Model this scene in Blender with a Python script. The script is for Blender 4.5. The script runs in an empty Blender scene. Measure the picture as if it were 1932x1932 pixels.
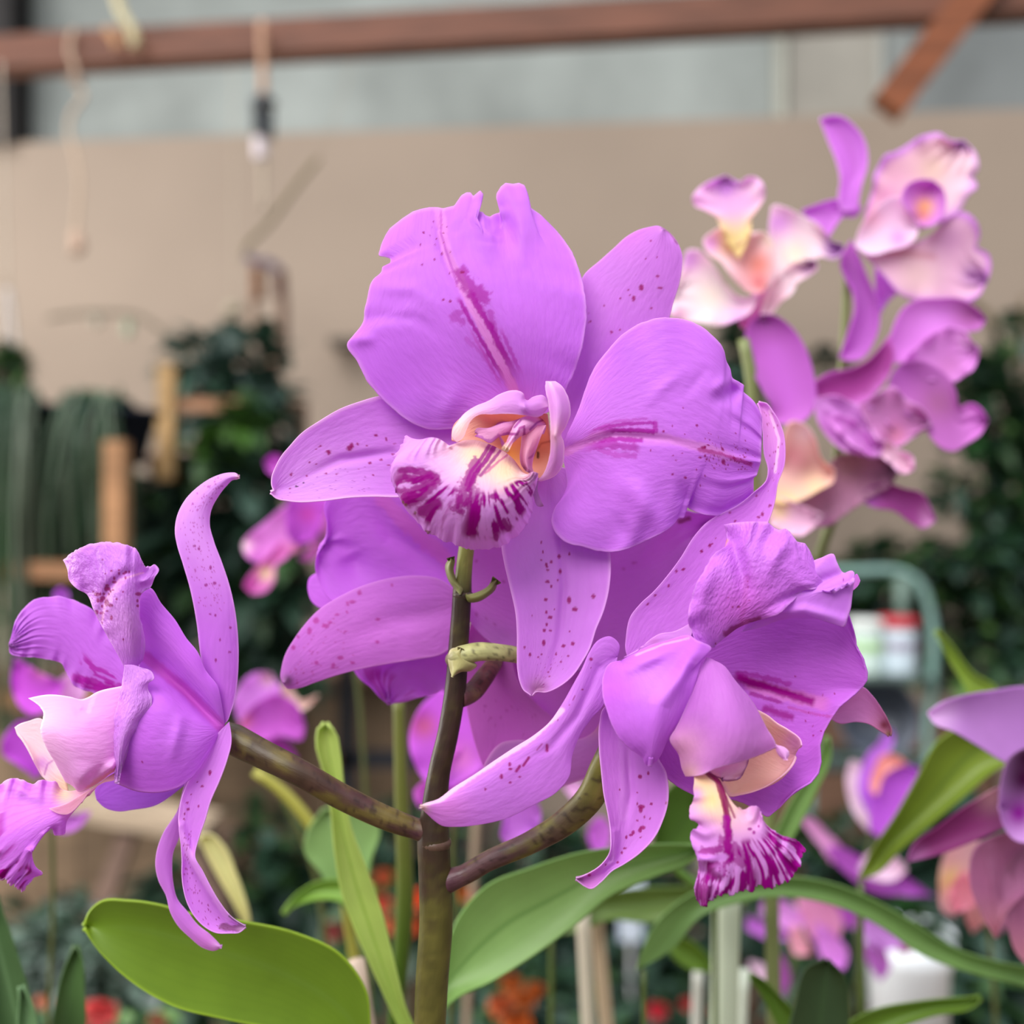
import bpy, math, random
import numpy as np
from mathutils import Vector, Matrix

# ---------------------------------------------------------------- camera
sc = bpy.context.scene
COL = sc.collection
F = 966.0 / math.tan(math.radians(25.0))      # focal length in pixels of the 1932 frame
CZ = 1.35                                     # camera height
cd = bpy.data.cameras.new('camera'); cam = bpy.data.objects.new('camera', cd); COL.objects.link(cam)
cam.location = (0, 0, CZ); cam.rotation_euler = (math.pi / 2, 0, 0)
cd.sensor_width = 36.0; cd.lens = 36.0 * F / 1932.0
cd.clip_start = 0.02; cd.clip_end = 60
cd.dof.use_dof = True; cd.dof.focus_distance = 0.296; cd.dof.aperture_fstop = cd.lens / 6.3
sc.camera = cam
# ---------------------------------------------------------------- light
w = bpy.data.worlds.new('overcast_sky'); sc.world = w; w.use_nodes = True
nt = w.node_tree; nt.nodes.clear()
wo = nt.nodes.new('ShaderNodeOutputWorld'); bg = nt.nodes.new('ShaderNodeBackground')
tc = nt.nodes.new('ShaderNodeTexCoord'); sx = nt.nodes.new('ShaderNodeSeparateXYZ'); rp = nt.nodes.new('ShaderNodeValToRGB')
nt.links.new(tc.outputs['Generated'], sx.inputs[0]); nt.links.new(sx.outputs['Z'], rp.inputs[0])
rp.color_ramp.elements[0].position = 0.0; rp.color_ramp.elements[0].color = (0.16, 0.165, 0.16, 1)
rp.color_ramp.elements[1].position = 0.75; rp.color_ramp.elements[1].color = (0.96, 1.0, 1.06, 1)
nt.links.new(rp.outputs[0], bg.inputs[0]); bg.inputs[1].default_value = 1.6
nt.links.new(bg.outputs[0], wo.inputs[0])
def light(kind, name, loc, rot, energy, color=(1, 1, 1), **k):
    d = bpy.data.lights.new(name, kind); o = bpy.data.objects.new(name, d); COL.objects.link(o)
    o.location = loc; o.rotation_euler = rot; d.energy = energy; d.color = color
    for a, b in k.items(): setattr(d, a, b)
    return o
# soft daylight through the translucent roof, and the open left side of the plant house
light('SUN', 'hazy_sun', (0, 0, 4), (math.radians(38), math.radians(-26), 0), 3.4, (1.0, 0.985, 0.96), angle=math.radians(38))
light('AREA', 'open_side_daylight', (-3.4, 1.7, 1.75), (0, math.radians(-90), 0), 120, (1.0, 0.97, 0.93), shape='RECTANGLE', size=1.8, size_y=2.2)
vs = sc.view_settings
vs.view_transform = 'Standard'; vs.look = 'None'; vs.gamma = 1.0; vs.use_curve_mapping = False; vs.exposure = 0.0
sc.cycles.use_denoising = True
sc.cycles.max_bounces = 8; sc.cycles.transmission_bounces = 6; sc.cycles.diffuse_bounces = 4

# ---------------------------------------------------------------- small helpers
def P(x, y, D): return np.stack([(np.asarray(x, float) - 966) / F * D, np.asarray(D, float) + 0 * np.asarray(x, float), CZ + (966 - np.asarray(y, float)) / F * D], -1)
def lin(r, g, b):
    c = np.array([r, g, b], float) / 255.0
    return np.where(c <= 0.04045, c / 12.92, ((c + 0.055) / 1.055) ** 2.4)
def T(ox, oy, k, pts): return [(ox + p[0] * k, oy + p[1] * k) + tuple(q * k for q in p[2:3]) for p in pts]
def ss(a, b, x):
    t = np.clip((x - a) / (b - a + 1e-9), 0, 1); return t * t * (3 - 2 * t)
def vn(x, y, seed=0):
    x = np.asarray(x, float); y = np.asarray(y, float)
    xi = np.floor(x).astype(np.int64); yi = np.floor(y).astype(np.int64); fx = x - xi; fy = y - yi
    fx = fx * fx * (3 - 2 * fx); fy = fy * fy * (3 - 2 * fy)
    def h(a, b):
        n = (a * 374761393 + b * 668265263 + seed * 974711) & 0x7fffffff
        n = ((n ^ (n >> 13)) * 1274126177) & 0x7fffffff
        return ((n ^ (n >> 16)) & 0xffff) / 65535.0
    return (h(xi, yi) * (1 - fx) + h(xi + 1, yi) * fx) * (1 - fy) + (h(xi, yi + 1) * (1 - fx) + h(xi + 1, yi + 1) * fx) * fy
def fbm(x, y, seed=0): return 0.55 * vn(x, y, seed) + 0.3 * vn(x * 2.1, y * 2.1, seed + 1) + 0.15 * vn(x * 4.3, y * 4.3, seed + 2)
def herm(knots, vals, t):
    """smooth curve through vals (K, n) at knots (K,), evaluated at t"""
    K = len(knots); m = np.zeros_like(vals)
    h = np.diff(knots); h = np.maximum(h, 1e-6); s = np.diff(vals, axis=0) / h[:, None]
    if K == 2: m[:] = s[0]
    else:
        for i in range(1, K - 1): m[i] = (s[i - 1] * h[i] + s[i] * h[i - 1]) / (h[i] + h[i - 1])
        m[0] = s[0] * 1.5 - m[1] * 0.5; m[-1] = s[-1] * 1.5 - m[-2] * 0.5
    i = np.clip(np.searchsorted(knots, t, side='right') - 1, 0, K - 2)
    u = ((t - knots[i]) / h[i])[:, None]; hh = h[i][:, None]
    return ((2 * u**3 - 3 * u**2 + 1) * vals[i] + (u**3 - 2 * u**2 + u) * hh * m[i] + (-2 * u**3 + 3 * u**2) * vals[i + 1] + (u**3 - u**2) * hh * m[i + 1])
def resample(pts, n):
    p = np.array([q[:2] for q in pts], float)
    d = np.hypot(*np.diff(p, axis=0).T); k = np.concatenate([[0], np.cumsum(np.maximum(d, 0.01))])
    q = herm(k, p, np.linspace(0, k[-1], 4 * n))
    s = np.concatenate([[0], np.cumsum(np.hypot(*np.diff(q, axis=0).T))]); s /= s[-1]
    keys = [(i, q3[2]) for i, q3 in enumerate(pts) if len(q3) > 2]
    v = np.linspace(0, 1, n)
    if keys:
        ks = np.interp(k / k[-1], np.linspace(0, 1, 4 * n), s)
        a = [0.0]; b = [0.0]
        for i, kv in keys: a.append(kv); b.append(ks[i])
        a.append(1.0); b.append(1.0); v = np.interp(v, a, b)
    return np.stack([np.interp(v, s, q[:, 0]), np.interp(v, s, q[:, 1])], -1)
def dist_line(X, Y, pts):
    best = np.full(X.shape, 1e9); par = np.zeros(X.shape); n = len(pts) - 1
    for i in range(n):
        ax, ay = pts[i][:2]; bx, by = pts[i + 1][:2]; dx, dy = bx - ax, by - ay; L = dx * dx + dy * dy + 1e-9
        t = np.clip(((X - ax) * dx + (Y - ay) * dy) / L, 0, 1); d = np.hypot(X - ax - t * dx, Y - ay - t * dy)
        m = d < best; best = np.where(m, d, best); par = np.where(m, (i + t) / n, par)
    return best, par

# ---------------------------------------------------------------- pigment layers: f(C, X, Y, U, V) -> C
def mixc(C, col, m): return C * (1 - m[..., None]) + np.asarray(col) * m[..., None]
def base(col, var=0.05, seed=3):
    def f(C, X, Y, U, V):
        n = fbm(X / 40, Y / 40, seed)[..., None] - 0.5
        return np.ones_like(C) * np.asarray(col) * (1 + 2 * var * n)
    return f
def gv(col, v0, v1, s=1.0): return lambda C, X, Y, U, V: mixc(C, col, ss(v0, v1, V) * s)
def edge(col, wd, s=1.0): return lambda C, X, Y, U, V: mixc(C, col, (1 - ss(0, wd, np.minimum(np.minimum(U, 1 - U), 1 - V))) * s)
def midr(col, wd, v0=0.0, v1=1.0, s=1.0): return lambda C, X, Y, U, V: mixc(C, col, np.exp(-((U - 0.5) / wd) ** 2) * ss(v0 - 0.02, v0 + 0.05, V) * (1 - ss(v1 - 0.1, v1, V)) * s)
def blob(x, y, r, col, s=1.0): return lambda C, X, Y, U, V: mixc(C, col, np.exp(-((X - x) ** 2 + (Y - y) ** 2) / (r * r)) * s)
def line(pts, wd, col, s=1.0, rag=0.5, soft=0.35, seed=5, fade=(0.0, 0.0)):
    def f(C, X, Y, U, V):
        d, t = dist_line(X, Y, pts)
        ww = wd * (1 - rag + 2 * rag * fbm(X / 7, Y / 7, seed))
        m = 1 - ss(ww * (1 - soft), ww * (1 + soft) + 0.8, d)
        if fade[0]: m = m * ss(0, fade[0], t)
        if fade[1]: m = m * (1 - ss(1 - fade[1], 1, t))
        return mixc(C, col, m * s)
    return f
def veins(n, s=0.12, col=None, seed=2):
    s = s * (0.45 if col is None else 1)
    def f(C, X, Y, U, V):
        k = np.abs(U - 0.5) * 2; q = (U - 0.5) * n * (1 - 0.35 * V * k) + 1.2 * fbm(U * 3, V * 3, seed)
        m = (0.5 + 0.5 * np.cos(q * 2 * math.pi)) ** 6 * s * ss(0.02, 0.2, V)
        return mixc(C, lin(160, 50, 180) if col is None else col, m)
    return f
SPOT = lin(146, 0, 96)
def spots(lst, col=SPOT, s=0.9):
    def f(C, X, Y, U, V):
        for i, q in enumerate(lst):
            r = q[2] if len(q) > 2 else 2.5
            a = 0.25 * math.sin(i * 2.4); dx = X - q[0]; dy = Y - q[1]
            rr = np.hypot(dx * (1 + a), dy * (1 - a)) / r
            C = mixc(C, col, (1 - ss(0.7, 1.25, rr)) * s)
        return C
    return f
def rspots(n, u0, u1, v0, v1, r0, r1, seed=1, col=SPOT, s=0.8):
    def f(C, X, Y, U, V):
        rg = random.Random(seed); R_, C_ = U.shape
        for i in range(n):
            uu = rg.uniform(u0, u1); vv = rg.uniform(v0, v1); r = r0 + (r1 - r0) * rg.random() ** 3
            j = int(vv * (R_ - 1)); k = int(np.argmin(np.abs(U[j] - uu)))
            rr = np.hypot(X - X[j, k], Y - Y[j, k]) / r
            C = mixc(C, col, (1 - ss(0.65, 1.3, rr)) * s)
        return C
    return f
def streaks(nu, nv, thr, col, v0, v1, s=1.0, seed=7, u0=0, u1=1, soft=0.06):
    def f(C, X, Y, U, V):
        n = 0.75 * vn(U * nu, V * nv, seed) + 0.25 * vn(U * nu * 2.3, V * nv * 2.5, seed + 3)
        m = ss(thr - soft, thr + soft, n) * ss(v0 - 0.04, v0 + 0.04, V) * (1 - ss(v1 - 0.04, v1 + 0.04, V))
        m = m * ss(u0 - 0.03, u0 + 0.03, U) * (1 - ss(u1 - 0.03, u1 + 0.03, U))
        return mixc(C, col, m * s)
    return f

# ---------------------------------------------------------------- mesh output
def link(name, me, mat, parent=None):
    o = bpy.data.objects.new(name, me); COL.objects.link(o); me.materials.append(mat)
    if parent is not None:
        o.parent = parent; o.matrix_parent_inverse = Matrix.Translation(-Vector(wpos(parent)))
    return o
def wpos(o):
    p = Vector(o.location)
    while o.parent is not None:
        p += o.matrix_parent_inverse.translation; o = o.parent; p += Vector(o.location)
    return p
def tag(o, label=None, cat=None, group=None, kind=None):
    if label: o['label'] = label
    if cat: o['category'] = cat
    if group: o['group'] = group
    if kind: o['kind'] = kind
    return o
def thing(name, loc, label=None, cat=None, group=None, parent=None):
    o = bpy.data.objects.new(name, None); COL.objects.link(o); o.empty_display_size = 0.02
    if parent is not None:
        o.parent = parent; o.matrix_parent_inverse = Matrix.Translation(-Vector(wpos(parent)))
    o.location = loc
    return tag(o, label, cat, group)
class MB:
    """collects grids, boxes and tubes into one mesh"""
    def __init__(s): s.v = []; s.f = []; s.c = []; s.uv = []; s.n = 0
    def add(s, v, f, c, uv=None):
        s.v.append(v); s.f += [tuple(int(i) + s.n for i in q) for q in f] if not isinstance(f, np.ndarray) else [tuple(q) for q in (f + s.n).tolist()]
        s.c.append(np.broadcast_to(c, (len(v), 3))); s.uv.append(np.zeros((len(v), 2)) if uv is None else uv); s.n += len(v)
    def build(s, name, mat, parent=None, smooth=True):
        me = bpy.data.meshes.new(name)
        v = np.concatenate(s.v)
        me.from_pydata(v.tolist(), [], s.f)
        a = me.color_attributes.new('Col', 'FLOAT_COLOR', 'POINT')
        c = np.concatenate([np.clip(np.concatenate(s.c), 0, 1), np.ones((s.n, 1))], 1)
        a.data.foreach_set('color', c.astype(np.float32).ravel())
        b = me.attributes.new('cm', 'FLOAT2', 'POINT'); b.data.foreach_set('vector', np.concatenate(s.uv).astype(np.float32).ravel())
        if smooth: me.polygons.foreach_set('use_smooth', np.ones(len(me.polygons), bool))
        me.update()
        return link(name, me, mat, parent)
    def shell(s, G, C, th, uv):
        """a sheet of thickness th from a grid G (R, K, 3)"""
        R, K, _ = G.shape
        du = np.gradient(G, axis=1); dv = np.gradient(G, axis=0); N = np.cross(du, dv)
        l = np.linalg.norm(N, axis=-1, keepdims=True); N = N / np.maximum(l, 1e-12)
        for i in range(1, R):
            b = l[i, :, 0] < 1e-10; N[i, b] = N[i - 1, b]
        for i in range(R - 2, -1, -1):
            b = l[i, :, 0] < 1e-10; N[i, b] = N[i + 1, b]
        view = G - np.array([0, 0, CZ])
        if (N * view).sum(-1).mean() > 0: N = -N; flip = False
        else: flip = True
        B = G - N * np.asarray(th)[..., None] if np.ndim(th) else G - N * th
        idx = np.arange(R * K).reshape(R, K); o = R * K
        q = np.stack([idx[:-1, :-1], idx[:-1, 1:], idx[1:, 1:], idx[1:, :-1]], -1).reshape(-1, 4)
        fr = q if flip else q[:, ::-1]; bk = (q[:, ::-1] if flip else q) + o
        ring = np.concatenate([idx[0, :], idx[1:, -1], idx[-1, -2::-1], idx[-2:0:-1, 0]])
        r2 = np.roll(ring, -1); rim = np.stack([ring, r2, r2 + o, ring + o], -1)
        if flip: rim = rim[:, ::-1]
        s.add(np.concatenate([G.reshape(-1, 3), B.reshape(-1, 3)]), np.concatenate([fr, bk, rim]), np.concatenate([C.reshape(-1, 3)] * 2), np.concatenate([uv.reshape(-1, 2)] * 2))
    def tube(s, pts, rad, C=None, n=20, cap=True, sub=8, uvs=1.0, colf=None):
        """round rod along world points pts with radii rad"""
        p = np.asarray(pts, float); rad = np.asarray(rad, float) * np.ones(len(p))
        k = np.concatenate([[0], np.cumsum(np.linalg.norm(np.diff(p, axis=0), axis=1))])
        m = max(2, (len(p) - 1) * sub + 1) if len(p) > 2 else (2 if colf is None else 40)
        t = np.linspace(0, k[-1], m); q = herm(k, p, t); r = np.interp(t, k, rad)
        tan = np.gradient(q, axis=0); tan /= np.linalg.norm(tan, axis=1, keepdims=True) + 1e-12
        a = np.cross(tan[0], [0.3, 0.9, 0.2]); a /= np.linalg.norm(a); V = []; 
        ang = np.linspace(0, 2 * math.pi, n, endpoint=False)
        for i in range(m):
            a = a - tan[i] * a.dot(tan[i]); a /= np.linalg.norm(a) + 1e-12; b = np.cross(tan[i], a)
            V.append(q[i] + r[i] * (np.cos(ang)[:, None] * a + np.sin(ang)[:, None] * b))
        V = np.array(V); idx = np.arange(m * n).reshape(m, n); nx = np.roll(idx, -1, 1)
        f = np.stack([idx[:-1], nx[:-1], nx[1:], idx[1:]], -1).reshape(-1, 4)
        U = np.broadcast_to(ang / (2 * math.pi), (m, n)); W = np.broadcast_to((t / k[-1])[:, None], (m, n))
        if colf is not None: c = colf(V, U, W).reshape(-1, 3)
        else: c = np.broadcast_to(C, (m * n, 3))
        uv = np.stack([U * 2 * math.pi * r.mean() * 100, W * k[-1] * 100], -1).reshape(-1, 2)
        s.add(V.reshape(-1, 3), f, c, uv)
        if cap:
            base_ = s.n - m * n
            s.f.append(tuple(range(base_ + n - 1, base_ - 1, -1))); s.f.append(tuple(range(base_ + (m - 1) * n, base_ + m * n)))
    def box(s, a, b, C, rot=None, org=None):
        a = np.array(a, float); b = np.array(b, float)
        v = np.array([[x, y, z] for x in (a[0], b[0]) for y in (a[1], b[1]) for z in (a[2], b[2])])
        if rot is not None:
            o = np.array(org if org is not None else (a + b) / 2); v = (v - o) @ np.array(rot).T + o
        s.add(v, [(0, 1, 3, 2), (4, 6, 7, 5), (0, 4, 5, 1), (2, 3, 7, 6), (0, 2, 6, 4), (1, 5, 7, 3)], C, v[:, [0, 2]] * 100)
    def lathe(s, c, prof, C, n=28, tilt=None):
        m = len(prof); ang = np.linspace(0, 2 * math.pi, n, endpoint=False)
        V = np.array([[[c[0] + r * math.cos(a), c[1] + r * math.sin(a), c[2] + z] for a in ang] for r, z in prof])
        if tilt is not None: V = (V - np.array(c)) @ np.array(tilt).T + np.array(c)
        idx = np.arange(m * n).reshape(m, n); nx = np.roll(idx, -1, 1)
        f = np.stack([idx[:-1], nx[:-1], nx[1:], idx[1:]], -1).reshape(-1, 4)
        cc = np.asarray(C, float)
        if cc.ndim == 2: cc = np.repeat(cc, n, axis=0)
        s.add(V.reshape(-1, 3), f, cc, V.reshape(-1, 3)[:, [0, 2]] * 100)
    def bar(s, p, q, w_, h_, C):
        """rectangular bar from p to q, w_ wide and h_ thick"""
        p = np.array(p, float); q = np.array(q, float); t = q - p; L = np.linalg.norm(t); t /= L
        up = np.array([0, 0, 1.0]) if abs(t[2]) < 0.9 else np.array([0, 1.0, 0])
        a = np.cross(t, up); a /= np.linalg.norm(a); b = np.cross(a, t)
        v = np.array([e + i * a * w_ / 2 + j * b * h_ / 2 for e in (p, q) for i in (-1, 1) for j in (-1, 1)])
        s.add(v, [(0, 1, 3, 2), (4, 6, 7, 5), (0, 4, 5, 1), (2, 3, 7, 6), (0, 2, 6, 4), (1, 5, 7, 3)], C, v[:, [0, 2]] * 100)

# ---------------------------------------------------------------- materials
def mat(name, rough=0.5, spec=0.3, trans=0.0, bump=None, attr=True, color=None, mott=None, metal=0.0, coat=0.0, tsat=1.0):
    m = bpy.data.materials.new(name); m.use_nodes = True; n = m.node_tree; n.nodes.clear(); L = n.links.new
    out = n.nodes.new('ShaderNodeOutputMaterial'); b = n.nodes.new('ShaderNodeBsdfPrincipled')
    b.inputs['Roughness'].default_value = rough; b.inputs['Specular IOR Level'].default_value = spec; b.inputs['Metallic'].default_value = metal
    b.inputs['Coat Weight'].default_value = coat
    if attr: a = n.nodes.new('ShaderNodeAttribute'); a.attribute_name = 'Col'; src = a.outputs['Color']
    else:
        a = n.nodes.new('ShaderNodeRGB'); a.outputs[0].default_value = tuple(color) + (1,); src = a.outputs[0]
    if mott:
        sc_, amt, det = mott[:3]
        t = n.nodes.new('ShaderNodeTexCoord'); mp = n.nodes.new('ShaderNodeMapping'); mp.inputs['Scale'].default_value = mott[3] if len(mott) > 3 else (1, 1, 1)
        no = n.nodes.new('ShaderNodeTexNoise'); no.inputs['Scale'].default_value = sc_; no.inputs['Detail'].default_value = det
        L(t.outputs['Object'], mp.inputs[0]); L(mp.outputs[0], no.inputs['Vector'])
        mr = n.nodes.new('ShaderNodeMapRange'); mr.inputs['From Min'].default_value = 0.3; mr.inputs['From Max'].default_value = 0.7
        mr.inputs['To Min'].default_value = 1 - amt; mr.inputs['To Max'].default_value = 1 + amt
        vm = n.nodes.new('ShaderNodeVectorMath'); vm.operation = 'SCALE'; L(no.outputs['Fac'], mr.inputs['Value']); L(mr.outputs[0], vm.inputs['Scale']); L(src, vm.inputs[0]); src = vm.outputs[0]
    L(src, b.inputs['Base Color']); last = b.outputs[0]
    if bump:
        at = n.nodes.new('ShaderNodeAttribute'); at.attribute_name = 'cm'; mp = n.nodes.new('ShaderNodeMapping'); mp.inputs['Scale'].default_value = bump[0]
        no = n.nodes.new('ShaderNodeTexNoise'); no.inputs['Scale'].default_value = 1.0; no.inputs['Detail'].default_value = 3
        bu = n.nodes.new('ShaderNodeBump'); bu.inputs['Strength'].default_value = bump[1]; bu.inputs['Distance'].default_value = bump[2]
        L(at.outputs['Vector'], mp.inputs[0]); L(mp.outputs[0], no.inputs['Vector']); L(no.outputs['Fac'], bu.inputs['Height']); L(bu.outputs[0], b.inputs['Normal'])
    if trans:
        tr = n.nodes.new('ShaderNodeBsdfTranslucent'); mx = n.nodes.new('ShaderNodeMixShader'); mx.inputs[0].default_value = trans
        L(src, tr.inputs['Color']); L(last, mx.inputs[1]); L(tr.outputs[0], mx.inputs[2]); last = mx.outputs[0]
    L(last, out.inputs['Surface']); return m
M_PETAL = mat('petal_tissue', 0.5, 0.14, 0.42, bump=((9, 2.2, 1), 0.6, 0.0004))
M_CRINK = mat('crinkled_petal_tissue', 0.42, 0.35, 0.38, bump=((13, 5, 1), 0.8, 0.0007))
M_LIP = mat('lip_tissue', 0.45, 0.14, 0.42, bump=((10, 3, 1), 0.5, 0.0005))
M_STEM = mat('stem_skin', 0.42, 0.35, 0.0, bump=((7, 1.6, 1), 0.35, 0.0005))
M_LEAF = mat('leaf_blade', 0.4, 0.4, 0.25, bump=((2.5, 0.4, 1), 0.2, 0.0006))
M_BLUR = mat('soft_petal_tissue', 0.5, 0.15, 0.42)

# ---------------------------------------------------------------- petals
def across(curves, knots, s):
    """curves (K, R, 3), knots (R, K), s (C,) -> (R, C, 3): smooth section through the K curves on every row"""
    K = curves.shape[0]; c = np.transpose(curves, (1, 0, 2)); h = np.maximum(np.diff(knots, axis=1), 1e-5); sl = np.diff(c, axis=1) / h[..., None]
    m = np.zeros_like(c)
    if K == 2: m[:] = sl[:, :1]
    else:
        for i in range(1, K - 1): m[:, i] = (sl[:, i - 1] * h[:, i, None] + sl[:, i] * h[:, i - 1, None]) / (h[:, i] + h[:, i - 1])[:, None]
        m[:, 0] = sl[:, 0] * 1.5 - m[:, 1] * 0.5; m[:, -1] = sl[:, -1] * 1.5 - m[:, -2] * 0.5
    R = c.shape[0]; out = np.zeros((R, len(s), 3)); un = np.zeros((R, len(s)))
    for r in range(R):
        i = np.clip(np.searchsorted(knots[r], s, side='right') - 1, 0, K - 2); u = ((s - knots[r][i]) / h[r][i])[:, None]; hh = h[r][i][:, None]
        out[r] = (2 * u**3 - 3 * u**2 + 1) * c[r][i] + (u**3 - 2 * u**2 + u) * hh * m[r][i] + (-2 * u**3 + 3 * u**2) * c[r][i + 1] + (u**3 - u**2) * hh * m[r][i + 1]
        un[r] = (i + u[:, 0]) / (K - 1)
    return out, un
def surf(mb, curves, D0, d=(0, 0, 0), cup=0.0, col=(), n=110, rows=None, folds=(), ruf=0.0, rf=9, jit=0.0, jf=40, th=0.0006, seed=0, dcol=None, tipj=0.0, ends=None, ev=.78):
    """curves: list of pixel polylines from base to end; d: depth in mm at base, middle, end; cup: depth of the edges relative to the middle"""
    R = rows or n; Cn = n; cur = [resample(c, R) for c in curves]; K = len(cur); v = np.linspace(0, 1, R)
    dd = d[0] * (1 - v) * (1 - 2 * v) + d[1] * 4 * v * (1 - v) + d[2] * v * (2 * v - 1)
    A = np.zeros((K, R, 3))
    for i, c in enumerate(cur):
        A[i, :, :2] = c; A[i, :, 2] = dd
        if dcol is not None: A[i, :, 2] += dcol[i] * np.sin(np.clip(v * 1.15, 0, 1) * math.pi / 2) ** 1.0
    seg = np.linalg.norm(np.diff(A[:, :, :2], axis=0), axis=-1).T + 0.5        # (R, K-1)
    kn = np.concatenate([np.zeros((R, 1)), np.cumsum(seg, 1)], 1); kn /= kn[:, -1:]
    kn = np.clip(kn, 0, 1)
    if K == 3: kn[:, 1] = np.clip(kn[:, 1], 0.12, 0.88)
    G, U = across(A, kn, np.linspace(0, 1, Cn)); V = np.broadcast_to(v[:, None], U.shape)
    X = G[..., 0].copy(); Y = G[..., 1].copy(); Z = G[..., 2]
    if ends is not None:                       # the far rim follows its own traced line: ends[0] from first curve to midrib, ends[1] from midrib to last curve
        uu = []; pp = []
        for side, e_ in enumerate(ends):
            q = np.array(e_, float); l_ = np.concatenate([[0], np.cumsum(np.hypot(*np.diff(q, axis=0).T))]); uu += list(side * .5 + .5 * l_ / l_[-1])[side:]; pp += list(map(tuple, q))[side:]
        pp = np.array(pp); ex = np.interp(U[-1], uu, pp[:, 0]); ey = np.interp(U[-1], uu, pp[:, 1]); w_ = ss(ev, 1.0, V)
        X = X + w_ * (ex - X[-1])[None]; Y = Y + w_ * (ey - Y[-1])[None]
    e = np.abs(2 * U - 1)
    Z = Z + cup * e ** 2 * ss(0, 0.25, V)
    if ruf:
        ph = seed * 1.7; wv = np.sin(V * rf * math.pi * 2 + ph + 2 * (U > 0.5) + 0.8 * np.sin(V * rf * 3 + ph)); wu = np.sin(U * rf * math.pi * 2 + ph + 0.9 * np.sin(U * rf * 4.3))
        Z = Z + ruf * (e ** 3 * wv * ss(0.05, 0.3, V) + 0.8 * ss(0.55, 1, V) ** 2 * wu)
    for pts, wd, amp in folds:
        dl, t = dist_line(X, Y, pts); Z = Z + amp * np.exp(-(dl / wd) ** 2) * (1 - ss(.35, 1, t)) * (.5 + .5 * ss(0, .3, t))
    Px, Py = X, Y
    if jit:
        cx = X.mean(1, keepdims=True); cy = Y.mean(1, keepdims=True)
        nz = (fbm(V * jf, U * 0 + 3 * (U > 0.5), seed + 11) - 0.5) * 2 * e ** 10 * ss(0.1, 0.2, V)
        L_ = np.hypot(X - cx, Y - cy) + 1; Px = Px + (X - cx) / L_ * nz * jit; Py = Py + (Y - cy) / L_ * nz * jit
    if tipj:
        dx = np.gradient(X, axis=0); dy = np.gradient(Y, axis=0); L_ = np.hypot(dx, dy) + 1e-6
        nz = (fbm(U * jf, V * 0, seed + 5) - 0.5) * 2 * V ** 10; Px = Px + dx / L_ * nz * tipj; Py = Py + dy / L_ * nz * tipj
    W = P(Px, Py, D0 + Z / 1000.0)
    C = np.ones(U.shape + (3,)) * 0.5
    for f in col: C = f(C, X, Y, U, V)
    C = np.clip(C, 1e-4, 1) ** 0.88 * np.array([1.11, .98, 1.03])
    wd = np.linalg.norm(np.diff(W, axis=1), axis=-1).sum(1).mean() * 100; ln = np.linalg.norm(np.diff(W, axis=0), axis=-1).sum(0).mean() * 100
    uv = np.stack([U * wd + seed * 3.1, V * ln], -1)
    mb.shell(W, C, th * (0.45 + 0.55 * (1 - e ** 4)), uv)
def split(out, tip):
    return list(out[:tip + 1]), [out[0]] + list(reversed(out[tip:]))
def petal(parent, name, out, tip, D0, d=(0, 0, 0), mid=None, mt=None, label=None, **k):
    """one petal: closed pixel outline starting at its base, index of its tip"""
    Lc, Rc = split(out, tip)
    n = k.get('rows') or k.get('n', 110)
    if mid is None:
        a = resample(Lc, 24); b = resample(Rc, 24); mid = [tuple(q) for q in (a + b) / 2]
    mb = MB(); surf(mb, [Lc, mid, Rc], D0, d=d, **k)
    o = mb.build(name, mt or M_PETAL, parent)
    if label: o['label'] = label
    return o
def fan(parent, name, curves, D0, mt=None, label=None, **k):
    mb = MB(); surf(mb, curves, D0, **k); o = mb.build(name, mt or M_LIP, parent)
    if label: o['label'] = label
    return o
def rod(parent, name, pts, D0, col, mt=None, n=24, label=None, mb=None):
    """pts: (x, y, depth mm, radius px)"""
    own = mb is None; mb = mb or MB()
    D = np.array([D0 + p[2] / 1000 for p in pts]); W = P([p[0] for p in pts], [p[1] for p in pts], D); r = np.array([p[3] for p in pts]) * D / F
    mb.tube(W, r, n=n, sub=12, colf=col if callable(col) else (lambda V, U, W_: np.broadcast_to(col, V.shape)))
    if own:
        o = mb.build(name, mt or M_STEM, parent)
        if label: o['label'] = label
        return o
# ================================================================ the large orchid in focus
LIL = lin(205, 122, 236); LIL2 = lin(196, 108, 232); PINKL = lin(214, 138, 228); PALE = lin(228, 176, 240); SEP = lin(208, 136, 226)
DEEP = lin(166, 0, 160); MAG = lin(150, 0, 134); WHITE = lin(246, 228, 240); CREAM = lin(244, 232, 180); PEACH = lin(232, 186, 172); MID = lin(222, 140, 210)
orchid = thing('cattleya_orchid', (-0.02, 0.30, 0.93), 'lilac spotted orchid in sharp focus, four flowers on a brown-green stalk', 'orchid')
def flower(label, x, y, D, par=orchid, **k):
    p = P(x, y, D); o = thing('flower', (0, 0, 0), None, None, None, par); o.location = Vector(p) - Vector(wpos(par)) if False else Vector((0, 0, 0))
    if label: o['label'] = label
    return o

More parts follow.
